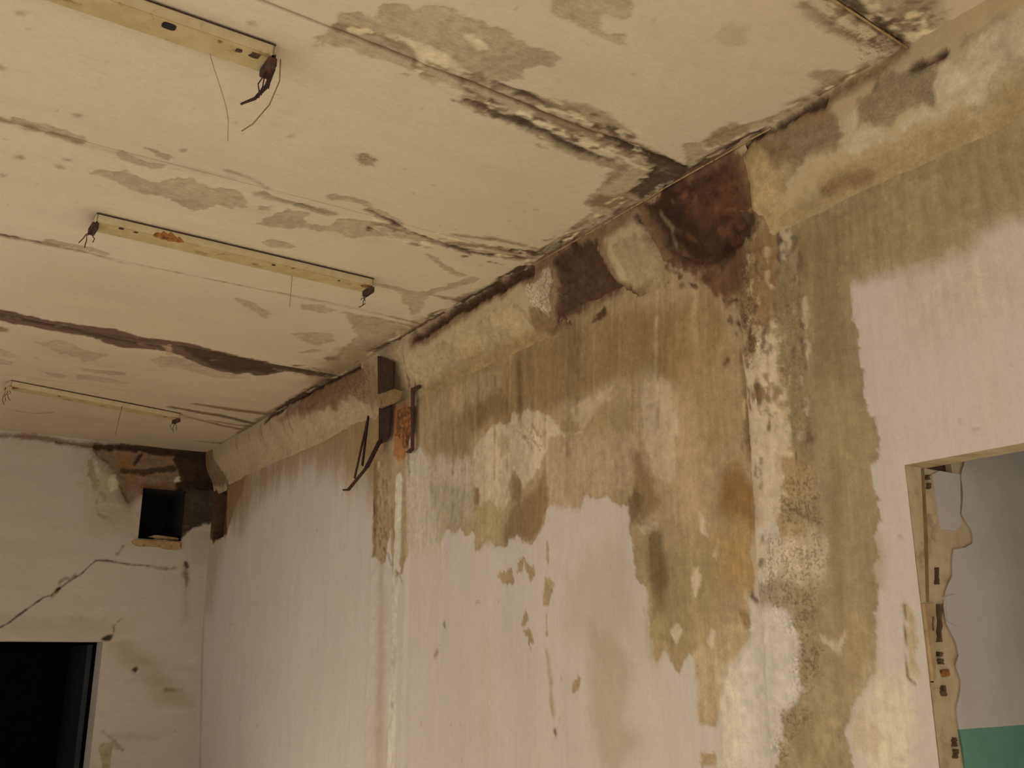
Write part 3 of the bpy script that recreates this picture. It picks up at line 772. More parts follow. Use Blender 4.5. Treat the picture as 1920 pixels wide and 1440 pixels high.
# ------------------------------------------------------------------ right wall
W1 = lambda p: crop(740, 560, 2.743, p)
W2 = lambda p: crop(1100, 900, 2.667, p)
W3 = lambda p: crop(1340, 380, 2.667, p)
W8 = lambda p: crop(640, 960, 3, p)
W9 = lambda p: crop(1280, 960, 3, p)
wall_shapes = [
    ('damp', 'p', W1([(60,330),(76,440),(80,620),(86,760),(150,810),(190,1000),(240,1250),(290,1180),(370,1190),(410,1170),(410,1270),(440,1300),(480,1260),(560,1270),(620,1230),(700,1240),(780,1160),(790,1110),(830,1060),(980,1040),(1200,1060)])
        + W2([(215,90),(220,250),(235,460),(300,570),(320,700),(330,830),(345,910),(375,865),(420,890),(460,940),(490,900),(545,890),(560,1000),(550,1220),(640,1240),(660,1050),(700,960),(790,850),(850,740),(820,600),(860,500),(820,380),(850,270),(860,0)])
        + [(1412,700),(1408,560),(1420,420),(1440,330),(1300,320),(1000,500),(780,640)]),
    ('x1', 'p', [(1415,420),(1430,330),(1560,250),(1920,60),(2100,-60),(2100,330),(1920,405),(1860,440),(1800,468),(1720,492),(1660,515),(1600,535),(1540,560),(1480,600),(1440,560)], {'c': (134,112,75), 'e': .035, 'k': .96, 'r': .7}),
    ('damp', 'p', [(1430,400),(1560,380),(1596,520),(1594,560),(1600,620),(1612,700),(1615,740),(1640,810),(1645,850),(1632,870),(1645,960),(1640,1060),(1645,1180),(1645,1250),(1600,1330),(1590,1380),(1600,1440),(1590,1560),(1455,1560),(1465,1400),(1480,1340),(1505,1290),(1500,1200),(1490,1130),(1470,1000),(1460,700),(1440,500)], {'c': (134,112,75)}),
    ('x1', 'p', [(1580,350),(1750,250),(1960,130),(1960,360),(1850,420),(1700,470),(1590,500)], {'c': (118,97,62), 'e': .09, 'k': .6}),
    ('x1', 'p', [(1560,400),(1700,330),(1720,420),(1600,460)], {'c': (140,117,76), 'e': .07, 'k': .5}),
    ('x1', 'p', [(1480,420),(1560,390),(1590,560),(1600,700),(1560,760),(1500,700)], {'c': (118,96,61), 'e': .05, 'k': .7}),
    ('x1', 'p', W3([(460,860),(640,880),(780,1080),(800,1250),(700,1330),(560,1330),(500,1000)]), {'c': (136,114,74), 'e': .05, 'k': .7}),
    ('x1', 'l', W2([(1230,-80),(1230,250),(1250,500),(1280,760)]), {'c': (110,90,52), 'w': (.03, .02), 'e': .04, 'k': .6}),
    ('x1', 'l', W2([(1400,-60),(1400,300),(1420,700)]), {'c': (118,98,60), 'w': (.012, .02), 'e': .03, 'k': .5}),
    ('x1', 'p', W2([(1180,700),(1430,650),(1450,950),(1300,1100),(1180,1050)]), {'c': (142,116,78), 'e': .06, 'k': .7}),
    ('x1', 'p', W2([(1040,1180),(1160,1150),(1250,1300),(1200,1560),(1080,1560)]), {'c': (128,112,72), 'e': .05, 'k': .7}),
    ('x1', 'l', [(1590,1340),(1500,1400)], {'c': (150,124,84), 'w': (.05, .05), 'e': .05, 'k': .5}),
    ('x1', 'p', [(1690,540),(1920,440),(1920,560),(1720,620)], {'c': (160,136,106), 'e': .12, 'k': .5}),
    ('x', 'l', [(1698,1133),(1697,1180),(1699,1240),(1702,1272),(1716,1284)], {'c': (104,84,54), 'w': (.003, .003), 'e': .004, 'rag': .2}),
    ('x1', 'p', [(1698,1135),(1715,1135),(1722,1280),(1704,1272)], {'c': (160,136,98), 'e': .006}),
    ('damp', 'p', [(1395,380),(1500,380),(1525,900),(1500,1010),(1470,1010),(1412,720)], {'c': (140,112,73)}),
    ('x1', 'p', [(1400,400),(1445,400),(1462,600),(1450,660),(1410,640)], {'c': (118,88,52), 'e': .03, 'k': .8}),
    ('x2', 'p', [(1290,475),(1400,430),(1415,520),(1392,562),(1345,548),(1310,512)], {'c': (90,60,36), 'e': .02, 'k': .92}),
    ('x2', 'p', [(1385,560),(1405,520),(1408,620),(1395,640)], {'c': (104,74,44), 'e': .02, 'k': .7}),
    ('x2', 'p', [(1005,560),(1060,500),(1150,500),(1165,540),(1110,590),(1030,600)], {'c': (78,54,32), 'e': .02, 'k': .95}),  # dark of the broken-out cornice hollow, carried onto the wall in colour
    # tones inside the middle stain
    ('x1', 'p', W1([(230,260),(650,150),(1100,40),(1640,0),(1700,250),(1600,420),(1400,380),(1250,380),(1130,430),(900,520),(760,560),(690,570),(620,660),(380,690),(270,700),(370,570),(560,480),(560,380),(330,400),(210,520)]), {'c': (121,93,55), 'e': .06, 'k': .9}),
    ('x1', 'p', W1([(1500,60),(1640,60),(1700,340),(1740,700),(1600,900),(1520,640),(1460,360)]), {'c': (136,108,66), 'e': .08, 'k': .8}),
    ('x1', 'p', W1([(800,700),(1240,700),(1300,860),(1180,1000),(900,1060),(800,1060)]), {'c': (152,124,90), 'e': .03, 'k': .8}),
    ('x1', 'p', W1([(1000,580),(1130,520),(1240,560),(1250,700),(960,700)]), {'c': (138,112,72), 'e': .04, 'k': .7}),
    ('x1', 'p', W1([(850,600),(900,590),(930,650),(920,690),(850,680)]), {'c': (132,108,68), 'e': .012, 'k': .8}),
    ('x1', 'p', W1([(1420,560),(1600,560),(1640,1000),(1560,1440),(1400,1300),(1400,960)]), {'c': (152,124,86), 'e': .07, 'k': .7}),
    ('x2', 'l', W1([(620,200),(635,330),(640,500),(650,650)]), {'c': (98,72,40), 'w': (.030, .020), 'e': .02, 'k': .85}),
    ('x2', 'p', W1([(370,580),(480,520),(600,500),(600,600),(480,640),(420,680),(300,690)]), {'c': (112,86,50), 'e': .025, 'k': .8}),
    ('x2', 'p', W1([(1660,920),(1760,890),(1850,950),(1870,1100),(1800,1210),(1700,1200),(1640,1080)]), {'c': (118,84,40), 'e': .05, 'k': .9}),
    ('x2', 'p', W1([(1640,1200),(1840,1200),(1840,1500),(1700,1560),(1640,1400)]), {'c': (144,110,60), 'e': .06, 'k': .75}),
    ('x2', 'l', W1([(1770,280),(1790,400),(1810,640),(1830,800)]), {'c': (100,72,40), 'w': (.012, .010), 'e': .02, 'k': .8}),
    ('x2', 'p', W2([(290,255),(360,250),(400,380),(415,520),(390,650),(345,640),(300,450)]), {'c': (94,75,42), 'e': .03, 'k': .9}),
    ('x2', 'p', W2([(215,80),(270,70),(265,235),(222,225)]), {'c': (98,76,44), 'e': .015, 'k': .9}),
    ('x1', 'p', W2([(230,300),(640,300),(660,640),(500,880),(330,860),(310,560)]), {'c': (132,110,70), 'e': .06, 'k': .8}),
    ('x1', 'p', W2([(540,880),(700,840),(690,1000),(650,1240),(550,1230)]), {'c': (156,130,92), 'e': .02, 'k': .9}),
    ('x1', 'p', W2([(680,760),(830,620),(840,740),(760,900),(680,1000)]), {'c': (162,136,94), 'e': .04, 'k': .8}),
    ('x2', 'l', [(775,752),(1000,645),(1245,520)], {'c': (132,106,68), 'w': (.03, .03), 'e': .06, 'k': .8}),
    ('x2', 'l', [(1440,425),(1600,338),(1760,240),(1960,125)], {'c': (136,112,74), 'w': (.02, .03), 'e': .06, 'k': .85}),
    # lighter, greyer left part
    ('x2', 'p', W1([(70,780),(200,830),(400,800),(390,1050),(270,1180),(230,1290),(70,1290)]), {'c': (160,143,114), 'e': .04, 'k': .9}),
    ('x2', 'p', W1([(190,690),(280,600),(400,660),(390,800),(300,830),(200,800)]), {'c': (124,103,66), 'e': .035, 'k': .7}),
    ('x2', 'p', W1([(180,960),(390,950),(395,1130),(280,1190),(230,1230)]), {'c': (140,124,92), 'e': .04, 'k': .8}),
    ('x2', 'p', W1([(420,1080),(560,1050),(560,1240),(440,1300)]), {'c': (146,124,82), 'e': .03, 'k': .8}),
    ('x2', 'p', W1([(520,720),(590,700),(590,800),(540,830)]), {'c': (148,122,86), 'e': .015, 'k': .7}),
    # low cream run-off by the jamb and under the column
    ('x1', 'p', W2([(1430,950),(1640,950),(1640,1560),(1480,1560),(1350,1340),(1330,1240),(1380,1160)]), {'c': (186,165,124), 'e': .05, 'k': .6}),
    ('x2', 'l', W2([(700,1000),(720,1250),(690,1560)]), {'c': (180,161,126), 'w': (.04, .05), 'e': .04, 'k': .7}),
    # paint that still clings inside the stain
    ('pale', 'p', W1([(590,650),(620,600),(690,580),(760,560),(830,600),(860,670),(950,680),(800,690),(790,800),(730,850),(700,930),(660,980),(650,930),(600,920),(580,990),(590,1050),(540,1080),(470,1060),(440,1080),(430,960),(400,930),(420,830),(400,770),(440,720),(500,680)])),
    ('pale', 'p', W1([(1250,540),(1270,400),(1330,360),(1400,420),(1420,520),(1440,650),(1430,800),(1420,940),(1350,930),(1310,860),(1290,770),(1260,720)]), {'off': -.005, 'e': .02, 'c': (164,138,104)}),
    ('pale', 'p', W1([(860,520),(900,540),(960,500),(1040,480),(1130,440),(1120,520),(1030,580),(970,670),(940,640),(910,580)]), {'off': -.002, 'e': .014, 'c': (162,136,100)}),
    ('pale', 'p', W1([(440,700),(560,690),(600,760),(560,840),(430,960),(400,860)]), {'off': -.01}),
    ('speck', 'p', W1([(1220,380),(1300,350),(1310,500),(1230,500)]), {'cap': -.01}),
    # darker run-down
    ('damp2', 'p', W1([(590,930),(640,925),(660,990),(640,1080),(600,1060)])),
    ('damp2', 'p', W1([(600,1080),(690,980),(760,900),(790,1000),(790,1110),(700,1230),(560,1270),(540,1180)]), {'off': -.01}),
    ('damp2', 'p', W1([(395,960),(435,960),(430,1050),(400,1060)])),
    ('damp2', 'p', W1([(1210,780),(1270,760),(1310,860),(1340,940),(1380,1050),(1340,1110),(1240,1160),(1215,1040)]), {'off': -.015}),
    ('damp2', 'l', W1([(790,150),(800,260),(830,340)]), {'w': (.014, .006)}),
    ('damp2', 'l', W1([(1700,310),(1690,340)]), {'w': (.016, .010)}),
    ('dark', 'l', W1([(1705,310),(1690,335)]), {'w': (.008, .004)}),
    ('dark', 'p', W1([(1000,110),(1060,50),(1090,30),(1090,110),(1050,130),(990,160)]), {'off': -.01}),
    ('damp2', 'p', W2([(775,670),(820,660),(830,720),(790,740)])),
    # drips of paint
    ('pale', 'p', W2([(632,360),(655,315),(674,360),(655,408)]), {'off': .006}),
    ('pale', 'p', W2([(532,520),(550,465),(568,540),(545,582)]), {'off': .006}),
    ('pale', 'p', W2([(428,745),(455,706),(472,750),(445,778)]), {'off': .006}),
    ('pale', 'p', W2([(597,855),(622,745),(638,770),(618,855)]), {'off': .006}),
    ('pale', 'p', W2([(260,235),(340,235),(345,250),(290,275)]), {'off': .006}),
    ('pale', 'p', W2([(568,200),(590,188),(604,260),(575,282)]), {'off': .002}),
    ('pale', 'p', W2([(790,560),(820,540),(820,590),(795,590)])),
    # column strip
    ('pale', 'p', W3([(165,760),(190,700),(260,640),(330,620),(340,900),(370,1150),(380,1240),(340,1260),(350,1440),(220,1440),(200,1250),(175,1000)]), {'off': .01}),
    ('pale', 'p', W2([(850,-20),(1000,-20),(960,170),(880,260)])),
    ('pale', 'p', W2([(828,270),(900,260),(905,400),(880,490),(850,480),(825,370)]), {'off': .008}),
    ('pale', 'p', W2([(820,600),(890,640),(1030,660),(1080,800),(1060,1000),(1060,1100),(980,1140),(950,1250),(950,1640),(640,1640),(680,1050),(780,880),(840,740)]), {'off': .005, 'c': (172,156,130), 'br': .15}),
    ('pale', 'p', W2([(900,300),(1170,220),(1220,300),(1190,480),(1060,540),(900,480)]), {'off': -.01, 'e': .03, 'k': .8}),
    ('grey', 'p', W3([(360,0),(400,60),(420,250),(440,450),(465,700),(480,950),(490,1250),(420,1270),(370,1120),(350,900),(330,600),(330,420),(330,300)]), {'off': .006}),
    ('damp2', 'p', W3([(225,60),(300,50),(320,300),(330,420),(430,430),(450,540),(340,560),(260,300)]), {'off': .004}),
    ('dark', 'l', W3([(200,70),(212,140),(215,200)]), {'w': (.014, .004)}),
    ('dark', 'l', W3([(300,90),(315,180),(325,300)]), {'w': (.010, .004), 'cap': .006}),
    ('pale', 'p', W3([(315,60),(355,60),(365,280),(335,300),(320,180)]), {'off': .0, 'cap': .004}),
    ('damp2', 'p', W3([(130,300),(240,290),(250,640),(150,660)]), {'off': -.02}),
    ('pale', 'l', W3([(450,480),(460,700),(475,900)]), {'w': (.008, .006)}),
    ('speck', 'p', W3([(130,290),(240,280),(250,620),(150,640)])),
    ('speck', 'p', W3([(172,680),(262,670),(262,770),(220,835),(180,790)]), {'off': .01}),
    ('speck', 'p', W3([(340,420),(440,430),(460,800),(480,1200),(390,1200),(350,800)]), {'cap': .0}),
    ('speck', 'p', W3([(370,1270),(500,1280),(520,1440),(360,1440)])),
    ('speck', 'p', W2([(990,0),(1160,0),(1160,180),(1000,190)]), {'off': .01}),
    ('speck', 'p', W2([(900,280),(1170,220),(1220,300),(1180,560),(1130,780),(1030,760),(1020,650),(880,620),(900,480)]), {'e': .05, 'k': .8}),
    ('grey', 'p', W2([(890,500),(1000,470),(1130,560),(1160,740),(1090,790),(1030,740),(1000,650),(890,630)])),
    ('grey', 'p', W2([(1000,90),(1150,60),(1160,190),(1010,190)])),
    ('dark', 'l', W2([(900,270),(905,310)]), {'w': (.010, .004)}),
    ('dark', 'l', W2([(900,400),(895,430)]), {'w': (.008, .004)}),
    ('dark', 'l', W2([(830,580),(860,600)]), {'w': (.007, .004)}),
    ('speck', 'p', W2([(1080,780),(1170,790),(1170,970),(1080,1060),(1060,900)]), {'off': .01}),
    ('grey', 'p', W2([(1090,790),(1160,820),(1150,960),(1080,1050),(1070,900)])),
    ('speck', 'p', W2([(975,1140),(1060,1100),(1110,1180),(1040,1300),(980,1260)]), {'off': .01}),
    ('grey', 'p', W2([(980,1140),(1060,1110),(1110,1180),(1140,1330),(1080,1400),(1000,1300)])),
    ('speck', 'p', W2([(955,1280),(1030,1270),(1020,1400),(1000,1480),(955,1340)]), {'off': .012}),
    ('pale', 'p', W2([(1140,760),(1300,790),(1280,830),(1250,850),(1200,800)]), {'off': -.004}),
    # lower right
    ('pale', 'p', W2([(1325,1280),(1380,1150),(1440,1220),(1495,1290),(1440,1395),(1350,1355)])),
    ('tint', 'p', W2([(1420,250),(1500,250),(1480,520),(1420,520)]), {'k': .6, 'soft': .03}),
    ('tint', 'p', W2([(20,760),(130,800),(220,880),(235,1000),(180,1200),(280,1300),(250,1400),(80,1460),(40,1250),(30,1000)]), {'k': .45, 'soft': .05}),
    ('damp', 'p', W2([(550,1350),(640,1350),(680,1440),(560,1480)]), {'off': -.012}),
    ('tint', 'l', W8([(1160,790),(1180,1000),(1190,1140)]), {'w': (.01, .004), 'soft': .015, 'k': .8}),
    ('damp', 'p', W8([(865,345),(950,325),(962,380),(915,415)]), {'off': .004}),
    ('damp', 'p', W8([(995,330),(1000,260),(1025,262),(1010,330)]), {'off': .006}),
    ('damp', 'p', W8([(1045,290),(1080,290),(1080,350),(1055,350)]), {'off': .006}),
    ('damp', 'l', W8([(1160,190),(1165,300)]), {'w': (.007, .007)}),
    ('damp', 'p', W8([(1155,370),(1190,365),(1195,440),(1170,520),(1150,520)]), {'off': .006}),
    ('damp', 'p', W8([(1005,610),(1030,540),(1045,600),(1020,620)]), {'off': .003}),
    ('damp', 'p', W8([(1015,650),(1050,640),(1075,740),(1045,720)]), {'off': .004}),
    ('damp', 'l', W8([(1158,570),(1155,700)]), {'w': (.006, .006)}),
    ('damp', 'p', W8([(1295,950),(1350,945),(1330,1000),(1300,1000)]), {'off': .002}),
    ('dark', 'l', W8([(580,645),(582,662)]), {'w': (.011, .007), 'off': .004}),
    ('grey', 'l', W8([(540,780),(530,800)]), {'w': (.014, .01)}),
    ('dark', 'l', W8([(1200,1230),(1202,1250)]), {'w': (.006, .004)}),
    ('tint', 'p', W8([(1540,150),(1640,100),(1700,700),(1760,860),(1560,760),(1280,700),(1280,400)]), {'k': .3, 'soft': .1}),
    # first rib
    ('damp', 'p', [(705,640),(770,640),(772,1000),(760,1080),(740,1080),(735,1000),(728,1060),(702,1040),(705,900)]),
    ('damp2', 'l', [(707,880),(708,960),(706,1040)], {'w': (.03, .02)}),
    ('pale', 'l', [(752,900),(750,1000),(746,1100),(742,1260),(737,1450),(735,1560)], {'w': (.04, .045), 'off': .0, 'c': (176,161,133), 'rag': .4}),  # pale streak down the rib, its highlight put into the colour
    ('damp2', 'l', [(738,960),(745,1040),(748,1090)], {'w': (.012, .006)}),
    ('dark', 'l', [(768,830),(770,900)], {'w': (.008, .004)}),
    ('dark', 'l', [(706,940),(708,1000)], {'w': (.006, .006)}),
    ('rust', 'p', [(743,760),(770,755),(772,850),(760,880),(742,850)]),
    ('tint', 'l', [(720,1060),(715,1440)], {'w': (.05, .05), 'soft': .05, 'k': .45}),
    # under the cornice, far part
    ('x1', 'p', [(420,960),(470,880),(560,820),(720,735),(720,870),(650,890),(560,880),(480,940),(450,1000)], {'c': (126,100,64), 'e': .15, 'k': .75}),
    ('tint', 'p', [(400,900),(560,800),(720,700),(720,900),(690,930),(640,860),(560,850),(470,900),(440,960)], {'k': 1.1, 'soft': .18}),
    ('damp2', 'p', [(396,880),(470,860),(455,930),(440,960),(425,1010),(400,1010)], {'off': -.03}),
    ('dark', 'p', [(380,880),(424,880),(424,990),(402,1012),(380,985)], {'off': .03}),
    ('tint', 'p', [(383,1010),(420,1010),(400,1150),(380,1150)], {'k': .5, 'soft': .1}),
    ('damp2', 'l', [(378,1100),(380,1120)], {'w': (.02, .01)}),
    ('tint', 'l', [(381,1150),(375,1440)], {'w': (.03, .03), 'soft': .04, 'k': .6}),
    # broken column head
    ('damp2', 'p', [(1190,380),(1300,300),(1400,320),(1440,395),(1430,450),(1420,520),(1385,560),(1340,540),(1300,500),(1250,470),(1215,440)], {'off': .03}),
    ('dark', 'p', [(1205,385),(1300,325),(1362,305),(1372,350),(1388,398),(1418,408),(1412,450),(1390,470),(1330,505),(1300,500),(1250,465),(1225,440)], {'off': .01}),
    ('rust', 'p', [(1280,360),(1350,350),(1380,400),(1340,420),(1300,400)], {'off': -.02, 'cap': .0}),
]
rs = random.Random(11)
for i_ in range(70):                       # thin run-down streaks in the middle bay
    x_ = rs.uniform(790, 1395)
    y_ = 690 - (x_ - 790) * .42 + rs.uniform(-20, 120)
    l_ = rs.uniform(60, 260)
    c_ = rs.choice([(104,78,44), (114,88,52), (158,130,92), (150,124,86), (100,76,44)])
    wall_shapes.append(('x2', 'l', [(x_, y_), (x_ - 1, y_ + l_ * .5), (x_ - 2, y_ + l_)], {'c': c_, 'w': (rs.uniform(.002, .012), .001), 'e': .012, 'k': rs.uniform(.25, .6)}))
for i_ in range(40):                       # the same over the doorway bay
    x_ = rs.uniform(1480, 1900)
    y_ = 390 - (x_ - 1480) * .55 + rs.uniform(-10, 90)
    l_ = rs.uniform(60, 200)
    c_ = rs.choice([(100,82,48), (108,88,52), (146,122,80)])
    wall_shapes.append(('x2', 'l', [(x_, y_), (x_ + 2, y_ + l_)], {'c': c_, 'w': (rs.uniform(.002, .010), .001), 'e': .012, 'k': rs.uniform(.25, .5)}))
for i_ in range(46):                       # crumbling spots on the column strip
    x_, y_ = rs.uniform(1390, 1500), rs.uniform(420, 900)
    wall_shapes.append(('x', 'l', [(x_, y_), (x_ + rs.uniform(-3, 3), y_ + rs.uniform(6, 40))], {'c': rs.choice([(90,64,36), (104,80,48), (172,144,100), (70,50,30)]), 'w': (rs.uniform(.002, .008), .001), 'e': .006, 'k': rs.uniform(.4, .8)}))
crust(wall_shapes, [(1408,430),(1412,600),(1418,760)], 60, 10, 21, cols=((84,58,34), (104,76,46), (170,142,102)))
crust(wall_shapes, [(1440,430),(1450,600),(1465,800)], 70, 16, 22, cols=((92,66,40), (110,84,52), (166,140,100), (120,96,60)))
crust(wall_shapes, [(1480,420),(1500,600),(1515,840)], 60, 8, 23, cols=((88,72,46), (104,88,58), (150,132,98)))
crust(wall_shapes, [(1220,470),(1300,520),(1380,560),(1400,620)], 60, 12, 24, cols=((84,54,32), (100,68,40), (70,44,26)))
crust(wall_shapes, W1([(620,600),(700,680),(760,760),(640,700)]), 26, 8, 25, cols=((120,92,58), (176,150,116)), size=(.002, .006))
crust(wall_shapes, [(712,860),(720,960),(726,1040),(745,1080)], 40, 7, 26, cols=((110,84,50), (96,70,40), (170,146,106)))
crust(wall_shapes, [(745,900),(748,1000),(742,1200),(738,1440)], 40, 5, 27, cols=((178,164,138), (158,142,114)))
cavity = [w_uv(*q) for q in [(1212,372),(1300,318),(1362,298),(1374,350),(1388,398),(1420,408),(1412,450),(1390,468),(1330,502),(1300,496),(1250,462),(1228,440)]]

Y_J = at(1699, 900, 0, XR)[1]                # far jamb of the doorway
Z_L = at(1700, 871, 0, XR)[2]                # lintel
Y_J2 = Y_J - 0.95
N_Y = (at(424, 950, 0, XR)[1], at(404, 950, 0, XR)[1])   # niche in the corner
N_Z = (at(415, 1008, 0, XR)[2], at(412, 905, 0, XR)[2])
ys = seg((YF, Y_J2, .2), (Y_J2, Y_J, .012), (Y_J, 4.0, .0075), (4.0, 5.6, .010), (5.6, N_Y[0], .013), (N_Y[0], N_Y[1], .013), (N_Y[1], YB, .013))
zs = seg((0, 0.8, .1), (0.8, 1.35, .02), (1.35, Z_L, .009), (Z_L, N_Z[0], .009), (N_Z[0], N_Z[1], .009), (N_Z[1], ZC + .05, .009))
U, V = np.meshgrid(ys, zs, indexing='ij')
m = masks(U, V, wall_shapes, w_uv, PAL_W, 'v', 200)
Xw = XR + 0.008 * fbm(U, V, 1.1, 21, 3)
flake = np.clip(m['damp'] / .008, 0, 1)
Xw += 0.0025 * flake
Xw -= 0.003 * np.clip(m['pale'] / .008, 0, 1)
# ribs of the two columns stand a little proud
y1a, y1b = at(772, 900, 0, XR)[1], at(703, 900, 0, XR)[1]
y2a, y2b = at(1478, 800, 0, XR)[1], at(1404, 800, 0, XR)[1]
for a, b, k in ((y1a, y1b, .014), (y2a, y2b, .020)):
    wob = 0.02 * fbm(V, V * 0 + a, 5, 3, 3)
    rib = np.clip((U + wob - a) / .02, 0, 1) * np.clip((b - U - wob) / .012, 0, 1)
    Xw -= rib * (k + 0.012 * fbm(U, V, 18, 41, 4))
Xw -= m['speck'] * 0.016 * np.clip(fbm(U, V, 26, 44, 4) + .2, 0, 1)
cav = np.clip((sd_poly(U, V, cavity) + .02 * fbm(U, V, 16, 3, 3)) / .05, 0, 1)
Xw += cav * (0.055 + 0.09 * fbm(U, V, 11, 8, 4))
door_hole = (U > Y_J2 - 1e-4) & (U < Y_J + 1e-4) & (V < Z_L + 1e-4)
Xw[door_hole] = np.where((abs(U - Y_J) < 1e-3) | (abs(V - Z_L) < 1e-3), Xw, XR)[door_hole]
uc, vc = (U[:-1, :-1] + U[1:, 1:]) / 2, (V[:-1, :-1] + V[1:, 1:]) / 2
keep = ~((uc > Y_J2) & (uc < Y_J) & (vc < Z_L)) & ~((uc > N_Y[0]) & (uc < N_Y[1]) & (vc > N_Z[0]) & (vc < N_Z[1]))
wall_right = grid_mesh('wall_right', np.stack([Xw, U, V], -1), keep, M_WALL, m)
tag(wall_right, 'long plaster wall with brown water stains running down from the cornice', 'wall', kind='structure')
TH = 0.24


def niche(name, x0, x1, y0, y1, z0, z1, openax, mat, parent):
    """five inner faces of a pocket, open on one side"""
    v, f = box_data(x0, x1, y0, y1, z0, z1)
    drop = {'-x': 5, '-y': 2}[openax]
    f = [q[::-1] for i, q in enumerate(f) if i != drop]
    return obj(name, v, f, mat, parent)


core = []
c0 = lambda y0, y1, z0, z1: core.append((XR + .13, XR + TH, y0, y1, z0, z1))
c0(Y_J + .02, N_Y[0] - .05, 0, ZC + .15)
c0(N_Y[1] + .05, YB + .25, 0, ZC + .15)
c0(N_Y[0] - .05, N_Y[1] + .05, 0, N_Z[0] - .05)
c0(N_Y[0] - .05, N_Y[1] + .05, N_Z[1] + .05, ZC + .15)
c0(YF - .2, Y_J - .96, 0, ZC + .15)
c0(Y_J - .96, Y_J + .02, Z_L + .06, ZC + .15)
boxes('light_stop_core', core, M_SOOT, wall_right)  # unseen backing behind the plaster, added to stop light leaking in
niche('corner_pocket', XR - .004, XR + .45, N_Y[0], N_Y[1], N_Z[0], N_Z[1], '-x', M_SOOT, wall_right)

